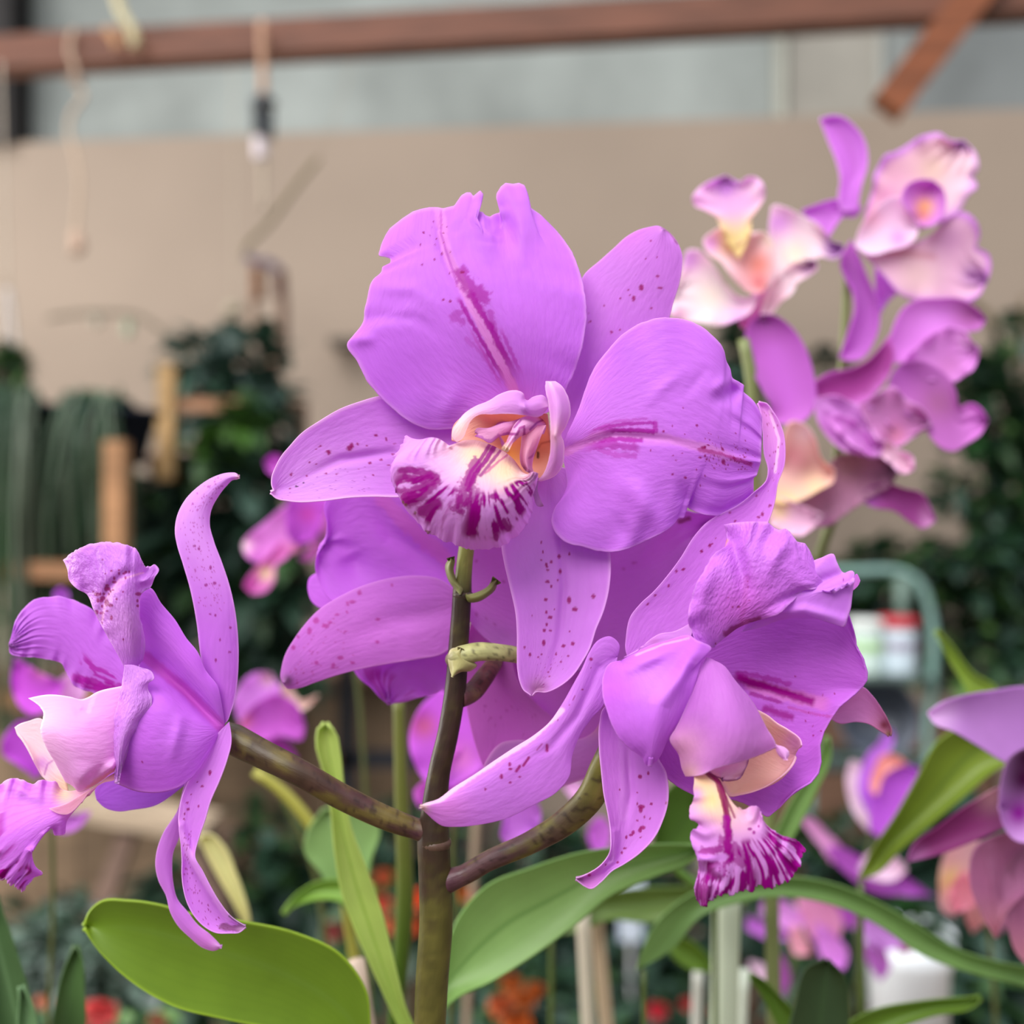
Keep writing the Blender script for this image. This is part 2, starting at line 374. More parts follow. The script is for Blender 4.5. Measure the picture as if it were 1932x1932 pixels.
# ---- flower 1: the middle one
f1 = flower('large middle flower facing forward', 960, 830, 0.3)
D1 = 0.300
fan(f1, 'petal', [[(985, 785), (930, 806), (900, 812), (855, 810), (805, 810), (772, 796), (743, 774), (712, 743), (691, 716), (676, 685), (655, 647, .56), (666, 633), (681, 615), (690, 573), (704, 527),
    (720, 512), (722, 503), (733, 500), (736, 489), (726, 485), (715, 482), (717, 470), (722, 455), (735, 431)], [(985, 782), (971, 734), (940, 682), (901, 605), (862, 532), (837, 475), (828, 436), (826, 391)],
    [(985, 775), (1030, 780), (1062, 743), (1085, 700), (1100, 650), (1107, 600), (1103, 550), (1090, 500), (1070, 460), (1040, 425)]], D1, mt=M_PETAL,
    ends=([(735, 431), (759, 412), (779, 399), (795, 394), (810, 391), (826, 391)], [(826, 391), (836, 393), (857, 388), (870, 369), (880, 363), (888, 363), (893, 370), (906, 359), (912, 366), (908, 375), (893, 387), (900, 398), (911, 400), (916, 406), (924, 409), (932, 404), (943, 401), (941, 384), (936, 374), (937, 365), (945, 352), (954, 345),
    (968, 347), (979, 345), (989, 349), (992, 355), (985, 366), (979, 377), (976, 388), (1000, 391), (1020, 405), (1040, 425)]), d=(9, -4, 7), cup=3.5, seed=1, n=220, rows=190, jit=1.2, jf=34, ruf=.25, rf=5,
    folds=[([(946, 395), (955, 440), (962, 500)], 20, 3.2), ([(905, 375), (915, 430), (925, 520)], 22, -2.6), ([(976, 385), (985, 450), (990, 520)], 20, -1.5), ([(828, 396), (835, 470), (862, 532), (901, 605)], 10, 1.4), ([(700, 540), (780, 545), (850, 600)], 14, -.7), ([(690, 600), (780, 600), (860, 650)], 12, .6), ([(835, 800), (870, 700)], 20, -1.0), ([(662, 640), (720, 640)], 12, -1)],
    col=[base(LIL, .05), gv(lin(216, 146, 244), 0.5, 0.1, .0), blob(905, 770, 110, lin(214, 140, 244), .7), blob(740, 650, 90, LIL2, .5), veins(26, .10, seed=4),
         line([(980, 760), (960, 715), (925, 645), (885, 565), (850, 495), (836, 450), (829, 396)], 9, lin(226, 150, 222), .75, rag=.3),
         line([(965, 740), (930, 680), (885, 600), (862, 555)], 3.6, DEEP, .85, rag=.7, fade=(.35, .12)), line([(950, 735), (915, 670), (880, 610)], 2.2, lin(190, 70, 190), .6, rag=.8, fade=(.2, .3)),
         line([(982, 730), (955, 675), (915, 600), (880, 542)], 6, DEEP, .9, rag=.75, fade=(.4, .1), seed=9), line([(988, 715), (960, 655), (940, 610)], 3, lin(176, 40, 176), .65, rag=.9, fade=(.3, .3), seed=19),
         line([(910, 560), (885, 540), (872, 518)], 13, DEEP, .75, rag=.95, seed=31), line([(868, 590), (855, 597), (872, 605)], 7, DEEP, .5, rag=.95, seed=33), line([(925, 588), (932, 620)], 5, DEEP, .55, rag=.9, seed=35), line([(880, 640), (905, 660), (930, 700)], 4, lin(180, 50, 180), .35, rag=1, seed=37),
         line([(832, 396), (832, 440), (842, 475), (862, 535)], 1.8, lin(176, 70, 190), .7, rag=.3), spots(T(500, 320, .2588, [(1155, 458, 10), (1133, 548, 7), (1240, 548, 6), (1290, 613, 9), (1145, 692, 9), (1235, 655, 8), (1345, 758, 7), (1438, 748, 14), (1250, 505, 7), (1203, 482, 5), (1300, 462, 6), (1352, 600, 6), (1303, 535, 5), (1218, 420, 5), (1325, 420, 5), (1290, 405, 5), (1228, 380, 6), (1350, 960, 11), (1300, 950, 9)])),
         edge(PALE, .02, .5)])
fan(f1, 'petal', [[(1062, 850), (1070, 820), (1081, 796), (1092, 771), (1103, 738), (1122, 693), (1148, 659), (1181, 626), (1212, 608), (1259, 599), (1293, 603), (1321, 615), (1346, 634), (1366, 660), (1371, 682), (1378, 696), (1383, 713), (1394, 720), (1404, 729), (1396, 732), (1403, 739), (1421, 755), (1438, 787)],
    [(1062, 852), (1130, 824), (1200, 822), (1240, 826), (1293, 836), (1338, 848), (1386, 860), (1436, 870)],
    [(1060, 860), (1068, 893), (1070, 915), (1060, 938), (1045, 962), (1040, 985), (1045, 1000), (1063, 1020), (1100, 1033), (1150, 1042), (1185, 1036), (1218, 1021), (1256, 1002), (1274, 987), (1280, 978), (1290, 977), (1293, 968), (1293, 953), (1300, 960), (1315, 966), (1338, 973), (1358, 973), (1379, 963), (1405, 948), (1422, 931)]], D1,
    ends=([(1438, 787), (1438, 816), (1436, 870)], [(1436, 870), (1428, 897), (1422, 902), (1422, 931)]), d=(9, -7, 3), cup=4.5, seed=2, n=190, jit=1.2, jf=40, ruf=.7, rf=6, mt=M_PETAL,
    folds=[([(1398, 731), (1370, 745), (1340, 770)], 16, 3.0), ([(1380, 720), (1330, 745)], 14, -1.5), ([(1293, 955), (1290, 930), (1280, 890)], 13, 1.8), ([(1250, 1000), (1200, 930), (1150, 890)], 22, -1.8), ([(1190, 1030), (1160, 960)], 14, .9), ([(1290, 700), (1240, 740), (1200, 780)], 12, -.6), ([(1330, 700), (1280, 760)], 10, .5), ([(1080, 845), (1160, 822), (1260, 830), (1380, 862)], 8, 1.3)],
    col=[base(LIL, .05, 8), blob(1130, 770, 80, lin(216, 142, 242), .5), veins(24, .10, seed=9), line([(1070, 852), (1130, 822), (1200, 820), (1260, 828), (1340, 848), (1420, 878)], 8, lin(224, 150, 220), .6, rag=.3, fade=(0, .2)),
         line([(1090, 828), (1130, 808), (1180, 800), (1236, 797)], 3.2, DEEP, .8, rag=.8, fade=(.5, .02)), line([(1095, 826), (1150, 812), (1200, 812), (1236, 815)], 3.8, DEEP, .9, rag=.7, fade=(.45, .02), seed=21), line([(1236, 798), (1237, 813)], 4, DEEP, .8), line([(1100, 835), (1160, 828), (1216, 831)], 4, DEEP, .85, rag=.8, fade=(.45, .05), seed=23),
         line([(1080, 850), (1140, 838), (1180, 843), (1212, 847)], 6.5, DEEP, .7, rag=.9, fade=(.3, .15), seed=25), line([(1130, 848), (1160, 858), (1200, 860)], 5, lin(180, 50, 180), .55, rag=1.0, seed=27), line([(1120, 812), (1160, 795), (1220, 790)], 2, lin(180, 50, 180), .5, rag=1.0, seed=29),
         line([(1320, 848), (1360, 856), (1416, 876)], 3, lin(170, 20, 130), .7, rag=.9, seed=41),
         spots(T(1200, 700, .1863, [(618, 552, 14), (885, 920, 24), (650, 876, 14), (700, 860, 13), (500, 1080, 15), (370, 1046, 12), (613, 1000, 10), (700, 1062, 9), (652, 1163, 9), (147, 803, 9), (1010, 630, 8), (480, 375, 9), (793, 985, 9), (993, 880, 14), (875, 790, 14), (680, 775, 20), (700, 770, 14), (1098, 872, 10), (468, 835, 8), (405, 903, 8), (375, 858, 8), (1008, 776, 8), (930, 950, 9), (1068, 995, 8), (1080, 970, 8), (277, 610, 14), (1105, 580, 7), (1110, 705, 7), (735, 630, 7), (700, 685, 8), (745, 700, 8), (730, 750, 8), (785, 890, 9), (790, 855, 8), (715, 893, 12), (740, 900, 8), (960, 900, 8), (1040, 1000, 7), (1130, 800, 7), (1160, 930, 9), (1045, 930, 8), (1020, 920, 8), (490, 643, 7), (370, 557, 7)])),
         rspots(60, .42, .62, .72, .97, .7, 1.7, seed=3), edge(PALE, .02, .45)])
petal(f1, 'sepal', [(1052, 840), (1048, 760), (1062, 640), (1085, 560), (1103, 517), (1131, 492), (1159, 467), (1181, 447), (1204, 434), (1226, 428), (1242, 426), (1252, 430), (1265, 440), (1279, 458), (1287, 480), (1287, 503), (1282, 534), (1271, 570), (1262, 604), (1225, 690), (1150, 780), (1085, 840)],
    11, D1 + .006, d=(5, 3, 9), cup=3, seed=3, n=130, folds=[([(1255, 428), (1278, 455)], 8, 2)],
    col=[base(lin(200, 124, 222), .06, 12), midr(lin(190, 105, 214), .05, .1, .9, .3), blob(1190, 560, 90, lin(204, 132, 226), .6), blob(1180, 440, 40, lin(208, 120, 214), .5), line([(1252, 428), (1268, 440), (1280, 458)], 4, lin(120, 50, 90), .7, rag=.6),
         spots(T(980, 380, .2795, [(933, 505, 12), (823, 582, 19), (950, 583, 13), (771, 655, 15), (737, 594, 7), (683, 652, 7), (572, 706, 6), (893, 717, 8), (621, 882, 11), (678, 868, 7), (475, 813, 8), (470, 750, 5), (855, 385, 5), (876, 379, 5), (930, 375, 5), (890, 265, 7), (788, 490, 5), (748, 628, 6), (925, 303, 5)])), edge(PALE, .03, .4)])
petal(f1, 'sepal', [(960, 850), (900, 770), (800, 748), (712, 748), (681, 757), (645, 770), (603, 794), (566, 820), (548, 840), (532, 859), (520, 881), (513, 902), (514, 918), (518, 926), (511, 929), (522, 940), (538, 944), (561, 947), (609, 945), (659, 939), (705, 937), (750, 938), (850, 925), (930, 880)],
    14, D1 + .004, d=(5, 1, -3), cup=-2.2, mid=[(960, 850), (850, 848), (740, 853), (660, 866), (590, 892), (545, 915), (511, 929)], seed=4, n=150, folds=[([(740, 853), (640, 868), (540, 915)], 9, 1.4)],
    col=[base(lin(206, 134, 230), .05, 14), blob(600, 930, 90, lin(222, 170, 240), .7), veins(7, .10), line([(960, 850), (850, 848), (740, 853), (660, 866), (590, 892), (530, 920)], 3, lin(190, 110, 215), .35, rag=.3),
         spots(T(420, 820, .2278, [(1050, 112, 24), (1070, 90, 20), (875, 140, 17), (882, 155, 12), (1118, 78, 13), (1192, 92, 8), (1355, 38, 13), (1270, 6, 13), (1220, 235, 12), (1312, 208, 11), (857, 322, 10), (948, 325, 9), (1245, 335, 9), (1410, 162, 10), (1425, 75, 9), (1375, 252, 8), (568, 330, 12), (806, 97, 10), (780, 119, 7), (720, 229, 7), (560, 447, 8), (697, 342, 8), (775, 245, 5), (1132, 287, 5), (1380, 140, 6), (1230, 147, 5)])),
         spots(T(420, 820, .2278, [(672, 398, 7), (610, 427, 8), (624, 430, 6), (600, 510, 6)]), col=lin(60, 30, 60)), rspots(30, .55, .95, .6, .95, .4, 1.0, seed=9, col=lin(150, 60, 160)), edge(lin(240, 205, 245), .045, .8)])
petal(f1, 'sepal', [(1032, 880), (985, 940), (955, 985), (947, 1031), (951, 1057), (964, 1114), (973, 1155), (976, 1194), (976, 1233), (977, 1264), (981, 1285), (990, 1303), (998, 1308), (1003, 1312), (1008, 1306), (1031, 1305), (1055, 1295), (1081, 1274), (1099, 1248), (1112, 1225), (1125, 1186), (1138, 1155), (1148, 1116), (1152, 1078), (1150, 1041), (1130, 980), (1105, 925), (1072, 885)],
    13, D1 + .005, d=(4, 0, -4), cup=-3, mid=[(1032, 882), (1050, 1000), (1058, 1100), (1052, 1200), (1030, 1270), (1003, 1312)], seed=5, n=150, folds=[([(1058, 1020), (1064, 1110), (1056, 1200), (1030, 1290)], 7, .9), ([(1015, 1306), (1040, 1296)], 8, 1.5)],
    col=[base(lin(207, 133, 230), .05, 15), veins(9, .10, seed=8), midr(lin(190, 100, 215), .06, .1, .95, .35), blob(1010, 1040, 70, lin(212, 146, 236), .6), blob(1015, 1300, 22, lin(150, 110, 110), .6),
         spots(T(840, 1000, .2588, [(830, 193, 14), (905, 176, 10), (773, 232, 10), (737, 252, 12), (742, 270, 9), (747, 293, 10), (838, 302, 14), (745, 378, 14), (773, 410, 10), (820, 367, 8), (733, 507, 12), (903, 511, 20), (945, 578, 19), (1080, 483, 16), (737, 600, 11), (765, 637, 14), (740, 687, 11), (722, 730, 13), (767, 732, 10), (718, 822, 17), (862, 845, 13), (930, 827, 15), (618, 910, 12), (578, 858, 9), (808, 905, 9), (897, 917, 8), (700, 90, 8), (712, 160, 8), (699, 222, 7), (702, 907, 8), (678, 928, 8), (845, 960, 7), (760, 1067, 6), (752, 1035, 6), (632, 628, 6), (795, 578, 5), (907, 738, 5)])),
         rspots(26, .3, .8, .8, .97, .5, 1.0, seed=19, col=lin(160, 60, 150)), edge(lin(236, 190, 245), .04, .6)])
# lip of flower 1: throat, hood, side lobe, column, fringed blade
D1L = D1 - .008
lip1 = f1
q3 = lambda pts: T(700, 680, .2174, pts)
LPK = lin(236, 192, 226)
fan(f1, 'lip_throat', [q3([(700, 690), (720, 560), (830, 470), (1100, 440), (1350, 450), (1530, 470)]), q3([(760, 690), (860, 620), (1000, 560), (1200, 540), (1400, 560), (1540, 620)]), q3([(840, 690), (960, 690), (1080, 680), (1260, 700), (1420, 720), (1560, 780)]), q3([(900, 690), (1030, 740), (1160, 800), (1290, 850), (1440, 880), (1560, 900)]), q3([(960, 700), (1080, 790), (1200, 880), (1300, 960), (1400, 1010), (1520, 1010)])],
    D1L, d=(-2, 8, 2), dcol=[0, 9, 15, 12, 2], n=80, seed=6, label='peach-coloured throat of the lip', col=[base(lin(236, 188, 160), .06, 3), blob(965, 860, 22, lin(240, 200, 110), .9), blob(1015, 860, 26, lin(206, 130, 100), .6), line(q3([(1450, 800), (1450, 840)]), 2, lin(50, 20, 10), .9), line(q3([(1380, 860), (1480, 720), (1560, 700)]), 1.6, lin(160, 90, 80), .5)])
fan(f1, 'lip_hood', [q3([(700, 665), (712, 590), (745, 540), (800, 470), (900, 400), (1020, 350), (1120, 290), (1200, 263), (1290, 266), (1325, 290), (1335, 330), (1352, 345), (1400, 318), (1500, 306), (1540, 380)]),
    q3([(715, 690), (760, 600), (840, 500), (940, 440), (1050, 410), (1150, 375), (1220, 360), (1290, 360), (1330, 365), (1355, 370), (1400, 365), (1490, 370), (1540, 400)]),
    q3([(745, 712), (800, 670), (830, 600), (870, 520), (930, 475), (1050, 468), (1200, 464), (1350, 480), (1400, 488), (1450, 491), (1480, 480), (1510, 450), (1535, 410)])],
    D1L, d=(-7, -6, 2), dcol=[4, 0, 0], n=110, seed=7, jit=.3, label='pale pink hood of the lip', col=[base(lin(226, 178, 226), .05, 4), gv(lin(206, 140, 226), .35, .6, .6), gv(lin(246, 226, 214), .42, .1, .0), blob(870, 810, 36, lin(248, 226, 214), .95), edge(lin(244, 214, 240), .1, .5), blob(990, 770, 20, lin(200, 130, 220), .5)])
fan(f1, 'lip_lobe', [q3([(1440, 1042), (1490, 990), (1530, 900), (1553, 800), (1556, 650), (1550, 480), (1532, 350), (1512, 230), (1515, 180)]), q3([(1460, 1050), (1560, 960), (1600, 850), (1610, 720), (1625, 560), (1640, 420), (1610, 290), (1560, 180)]), q3([(1500, 1045), (1600, 1000), (1660, 920), (1678, 800), (1672, 700), (1652, 650), (1690, 580), (1732, 460), (1728, 380), (1700, 290), (1650, 215), (1600, 180)])],
    D1L, d=(2, -6, -3), dcol=[0, -3, 5], n=90, seed=8, jit=.5, label='pale side lobe of the lip', col=[base(lin(228, 172, 236), .05, 5), edge(lin(246, 222, 244), .12, .8), blob(1045, 820, 22, lin(244, 214, 216), .6), blob(1030, 900, 16, WHITE, .6), blob(1055, 760, 22, lin(218, 156, 234), .4)])
fan(f1, 'column', [q3([(1500, 500), (1360, 480), (1300, 500), (1240, 560), (1210, 620), (1180, 690), (1155, 780)]), q3([(1520, 560), (1400, 560), (1320, 600), (1250, 660), (1200, 730), (1157, 786)]), q3([(1500, 640), (1440, 640), (1360, 640), (1300, 660), (1240, 710), (1195, 750), (1160, 784)])],
    D1L, d=(8, -5, -8), dcol=[3, -2, 3], n=60, th=.001, seed=9, label='white-tipped column', col=[base(lin(232, 184, 222), .05, 6), gv(lin(250, 236, 214), .75, .95, 1), line(q3([(1245, 580), (1300, 520)]), 1.6, lin(150, 30, 150), .8), line(q3([(1205, 640), (1270, 640), (1290, 590), (1330, 570), (1330, 650)]), 2.2, MAG, .85, rag=.6), line(q3([(1380, 600), (1440, 540), (1510, 510)]), 1.6, lin(150, 50, 160), .8)])
fan(f1, 'column_wing', [q3([(1330, 490), (1250, 520), (1150, 540), (1020, 585), (905, 605), (900, 630)]), q3([(1320, 540), (1220, 580), (1110, 610), (1000, 630), (920, 640)]), q3([(1290, 600), (1210, 640), (1120, 660), (1030, 718), (960, 680), (900, 655)])],
    D1L, d=(2, -6, -6), n=60, seed=10, label='wing of the column with purple edge', col=[base(lin(228, 168, 214), .06, 7), edge(lin(160, 60, 170), .05, .7), line(q3([(1190, 640), (1120, 655), (1030, 710), (960, 675), (900, 650)]), 3.5, lin(160, 50, 165), .7, rag=.9), line(q3([(1240, 580), (1310, 520)]), 1.5, MAG, .7)])
fan(f1, 'column_wing', [q3([(1350, 540), (1310, 640), (1300, 740), (1290, 830), (1300, 900), (1340, 960)]), q3([(1420, 560), (1370, 700), (1340, 800), (1340, 900), (1360, 970)]), q3([(1520, 560), (1480, 650), (1440, 760), (1410, 850), (1400, 920), (1410, 985), (1375, 980)])],
    D1L, d=(2, -3, -3), dcol=[2, -2, 3], n=60, seed=11, col=[base(lin(232, 174, 200), .06, 7), blob(990, 870, 16, lin(226, 150, 200), .7), blob(992, 886, 8, MAG, .8), line(q3([(1370, 850), (1400, 830), (1480, 720)]), 1.5, lin(170, 60, 140), .6), edge(lin(245, 210, 235), .1, .5)])
fan(f1, 'lip_blade', [q3([(745, 715), (700, 745), (640, 710), (580, 677), (520, 668), (430, 685), (350, 672), (312, 650)]), q3([(770, 705), (650, 745), (500, 750), (370, 755), (300, 762), (215, 810)]), q3([(820, 690), (680, 790), (520, 850), (350, 880), (215, 860), (165, 1000)]), q3([(850, 690), (720, 860), (540, 950), (380, 1010), (225, 1090), (240, 1180)]), q3([(900, 690), (780, 900), (620, 1040), (460, 1170), (290, 1260), (330, 1330)]),
     q3([(950, 700), (830, 930), (700, 1130), (560, 1330), (490, 1490)]), q3([(1010, 720), (890, 960), (800, 1200), (720, 1420), (690, 1590)]), q3([(1060, 740), (950, 960), (900, 1200), (870, 1440), (880, 1640)]), q3([(1110, 765), (1010, 960), (1010, 1200), (1040, 1440), (1110, 1615)]),
     q3([(1150, 785), (1080, 960), (1100, 1160), (1190, 1360), (1290, 1500)]), q3([(1190, 815), (1150, 950), (1200, 1100), (1300, 1250), (1385, 1360)]), q3([(1240, 860), (1220, 960), (1280, 1060), (1340, 1120), (1410, 1230)]), q3([(1290, 930), (1300, 990), (1340, 1030), (1380, 1050), (1430, 1150)]), q3([(1330, 985), (1380, 985), (1410, 970), (1440, 975), (1445, 1040)])],
    D1L, d=(-2, -13, -2), dcol=[4, 1, 0, -1, -2, -3, -4, -4, -4, -3, -2, 0, 2, 2], n=230, rows=200, seed=12, ruf=.5, rf=9, tipj=5, jf=70, label='fringed purple-streaked blade of the lip',
    col=[base(lin(222, 160, 240), .05, 21), gv(lin(236, 200, 232), .62, .3, .8), blob(900, 850, 44, lin(238, 226, 176), .95), blob(955, 888, 40, lin(238, 222, 170), .9), gv(lin(236, 196, 200), .14, .02, .7),
         streaks(64, 6, .56, MAG, .50, .93, 1.0, seed=7, u0=.2, u1=.42), streaks(70, 6, .5, MAG, .45, .89, 1.0, seed=17, u0=.5, u1=.93), streaks(60, 14, .62, MAG, .5, .7, .8, seed=18, u0=.4, u1=.6),
         line(q3([(900, 900), (820, 1100), (760, 1290)]), 12, MAG, .8, rag=1.0, seed=43, soft=.2), line(q3([(880, 1120), (910, 1240)]), 12, MAG, .6, rag=1.1, seed=45, soft=.2),
         line(q3([(270, 950), (420, 960), (560, 1010), (430, 1040), (300, 1010)]), 7, MAG, .9, rag=.7), line(q3([(240, 1130), (330, 1130), (460, 1090), (570, 1050)]), 6, MAG, .9, rag=.7, seed=51), line(q3([(340, 1240), (430, 1180), (540, 1090)]), 8, MAG, .85, rag=.7, seed=53), line(q3([(450, 1310), (520, 1260), (560, 1250)]), 13, MAG, .95, rag=.4, seed=55), line(q3([(1150, 1400), (1190, 1460)]), 7, MAG, .9), spots(q3([(848, 1503, 22), (1085, 1530, 30), (1070, 1180, 34)]), col=MAG),
         line(q3([(1030, 735), (950, 860), (870, 960), (820, 1080)]), 3, MAG, .9, rag=.5), line(q3([(1070, 750), (980, 890), (900, 990), (840, 1120)]), 4.6, MAG, .95, rag=.4, seed=61), line(q3([(1120, 790), (1030, 900), (950, 1000)]), 2.6, MAG, .85, rag=.6, seed=63), line(q3([(1180, 820), (1080, 900), (990, 980)]), 1.8, lin(190, 60, 150), .7, rag=.8, seed=65),
         spots(T(0, 0, 1, [(765, 953, 3), (783, 968, 3), (807, 1002, 4), (760, 949, 3)]), col=lin(120, 80, 50), s=.8)])
petal(f1, 'lip_tooth', q3([(1420, 1010), (1400, 1090), (1410, 1180), (1455, 1270), (1500, 1265), (1470, 1200), (1445, 1120), (1450, 1050)]), 4, D1L - .004, n=24, seed=13, mt=M_LIP, label='curled tooth at the lip edge', col=[base(lin(190, 120, 200), .05), blob(1024, 955, 6, lin(120, 50, 110), .8)])

# ---- flower 2: lower one on the other side, turned sideways
f2 = flower('ruffled flower seen from the side, lip pointing down', 1350, 1300, .295)
D2 = 0.292
c6 = lambda pts: T(1100, 940, .3106, pts)
c7 = lambda pts: T(1060, 1330, .2588, pts)
petal(f2, 'sepal', [(1185, 1242), (1180, 1225), (1181, 1204), (1190, 1163), (1209, 1139), (1233, 1117), (1255, 1092), (1283, 1055), (1311, 1011), (1333, 987), (1358, 971), (1395, 952), (1421, 931), (1447, 906), (1450, 885), (1443, 858), (1440, 812), (1436, 778), (1431, 760),
    (1444, 761), (1457, 776), (1470, 797), (1478, 819), (1481, 845), (1479, 877), (1466, 914), (1463, 938), (1457, 964), (1449, 985), (1410, 1040), (1375, 1100), (1335, 1150), (1300, 1200), (1240, 1240)],
    18, D2, d=(4, 11, 20), cup=-1.5, seed=21, n=120, rows=190, col=[base(lin(206, 124, 228), .06, 22), gv(lin(222, 160, 226), .7, .92, .8), line([(1452, 775), (1470, 830), (1462, 890)], 2.2, lin(250, 230, 250), .7, rag=.6),
        spots(T(1200, 700, .1863, [(663, 1828, 15), (745, 1770, 17), (765, 1755, 12), (805, 1700, 8), (1003, 1520, 12), (1240, 1480, 17), (1280, 1450, 19), (1355, 1365, 15), (1220, 1265, 12), (950, 1435, 12), (1400, 940, 6), (1440, 770, 8), (1415, 820, 8), (1330, 540, 7), (1110, 1540, 8)])),
        spots(c6([(720, 322, 10), (567, 443, 9), (609, 432, 9), (520, 532, 8), (438, 590, 8), (393, 643, 7)])), rspots(20, .2, .9, .7, .98, .5, 1.4, seed=5), edge(lin(228, 170, 240), .06, .6)])
fan(f2, 'petal', [[(1240, 1300), (1250, 1240), (1320, 1180), (1400, 1120), (1500, 1090), (1580, 1105), (1600, 1157), (1609, 1188)], [(1240, 1310), (1320, 1290), (1400, 1285), (1480, 1310), (1550, 1318), (1612, 1310)],
    [(1240, 1320), (1236, 1400), (1243, 1440), (1256, 1464), (1272, 1480), (1293, 1493), (1308, 1500), (1350, 1505), (1400, 1515), (1430, 1530), (1448, 1541), (1466, 1527), (1482, 1508)]], D2 + .004, mt=M_PETAL,
    ends=([(1609, 1188), (1617, 1226), (1628, 1247), (1636, 1272), (1636, 1285), (1628, 1297), (1612, 1310)], [(1612, 1310), (1584, 1334), (1569, 1356), (1555, 1380), (1547, 1406), (1549, 1437), (1544, 1456), (1529, 1474), (1501, 1490), (1482, 1508)]), d=(2, 6, 0), cup=-2.5, seed=22, n=170, ruf=.8, rf=3, jit=1.5, jf=24,
    folds=[([(1300, 1310), (1450, 1300), (1600, 1335)], 16, 1.5)],
    col=[base(lin(196, 104, 222), .06, 23), blob(1420, 1430, 120, lin(190, 100, 226), .5), veins(20, .09, seed=3), line([(1400, 1285), (1460, 1305), (1530, 1322), (1575, 1333)], 12, lin(222, 130, 200), .55, rag=.3, fade=(.1, .2)),
         line(c6([(900, 1070), (1000, 1110), (1130, 1150), (1280, 1200), (1420, 1250)]), 7.5, MAG, 1.0, rag=.4, fade=(.12, .06), soft=.6), line(c6([(940, 1060), (1060, 1080), (1150, 1100), (1250, 1130)]), 4, DEEP, .6, rag=1.0, seed=71), line(c6([(1000, 1180), (1100, 1210), (1230, 1250)]), 3.6, MAG, .75, rag=.7, fade=(.1, .15), seed=73),
         line(c6([(1080, 1270), (1180, 1300), (1290, 1340)]), 6, MAG, .8, rag=.6, soft=.7, seed=75, fade=(.1, .1)), line(c6([(1250, 1270), (1400, 1310), (1520, 1330)]), 2, lin(180, 50, 140), .5, rag=.9, seed=77), spots(c6([(1528, 1186, 6), (1352, 1354, 6), (1398, 1444, 6), (1456, 1196, 5), (1395, 1385, 4), (1445, 1415, 5), (1370, 1300, 4), (1290, 1080, 5)])), edge(lin(214, 140, 240), .02, .5)])
petal(f2, 'petal_edge', c6([(1650, 480), (1660, 460), (1685, 500), (1672, 530), (1640, 560)]), 2, D2 + .002, n=24, seed=29, col=[base(lin(206, 120, 220))], label='small curled edge of the rear petal')
petal(f2, 'petal_flap', [(1400, 1192), (1440, 1130), (1490, 1095), (1530, 1060), (1550, 1052), (1573, 1045), (1580, 1062), (1594, 1081), (1602, 1077), (1609, 1077), (1612, 1095, .72), (1608, 1126), (1606, 1145), (1600, 1165), (1594, 1182), (1566, 1172), (1519, 1166), (1473, 1170), (1430, 1185)],
    10, D2 - .006, d=(2, -1, -3), cup=1.5, seed=23, n=90, jit=.4, folds=[([(1594, 1080), (1540, 1100), (1480, 1130)], 10, 1.3), ([(1590, 1170), (1520, 1150), (1450, 1160)], 9, -1.6)], label='folded-back corner of the ruffled petal',
    col=[base(lin(212, 136, 240), .05, 24), veins(12, .1), edge(lin(228, 170, 246), .04, .6), blob(1450, 1150, 50, lin(206, 100, 222), .6), spots(c6([(1580, 492, 7)]))])
f2p = fan(f2, 'petal', [[(1346, 1222), (1317, 1213), (1306, 1195), (1299, 1176), (1302, 1139), (1311, 1108), (1330, 1073), (1348, 1043), (1368, 1029), (1370, 1008), (1365, 990)], [(1346, 1221), (1385, 1140), (1412, 1070), (1432, 1020), (1448, 984)],
    [(1346, 1222), (1372, 1200), (1395, 1184), (1426, 1172), (1470, 1158), (1500, 1130), (1516, 1115), (1535, 1112), (1554, 1104), (1545, 1085), (1538, 1060)]], D2 - .008, mt=M_CRINK, d=(2, -4, 1),
    ends=([(1365, 990), (1379, 987), (1410, 984), (1448, 984)], [(1448, 984), (1460, 995), (1470, 1000), (1482, 997), (1490, 1003), (1496, 1011), (1504, 1022), (1519, 1025), (1528, 1038), (1538, 1060)]), cup=2.5, seed=24, n=150, jit=1.4, jf=26, ruf=.8, rf=4,
    folds=[([(1368, 990), (1388, 1040), (1405, 1110), (1400, 1180)], 16, 3.4), ([(1340, 1070), (1320, 1140), (1330, 1200)], 16, -2.2), ([(1500, 1000), (1460, 1060), (1440, 1120)], 14, -1.8), ([(1460, 990), (1430, 1050)], 12, 1.6), ([(1550, 1106), (1480, 1130), (1420, 1165)], 9, 1.8)],
    col=[base(lin(205, 118, 232), .06, 25), veins(18, .10, seed=13), edge(lin(226, 160, 244), .03, .6), blob(1405, 1150, 60, lin(200, 80, 200), .5), line([(1370, 1196), (1395, 1180), (1430, 1168)], 5, lin(140, 10, 110), .8, rag=.8), line([(1410, 1090), (1404, 1150), (1396, 1180)], 4, lin(170, 50, 160), .35, rag=.9), spots(c6([(1000, 505, 4), (1002, 540, 4), (945, 660, 8), (908, 660, 6), (882, 603, 5), (1010, 620, 5), (805, 883, 5)])), line([(1366, 1028), (1372, 1020)], 3, lin(230, 150, 130), .7)])
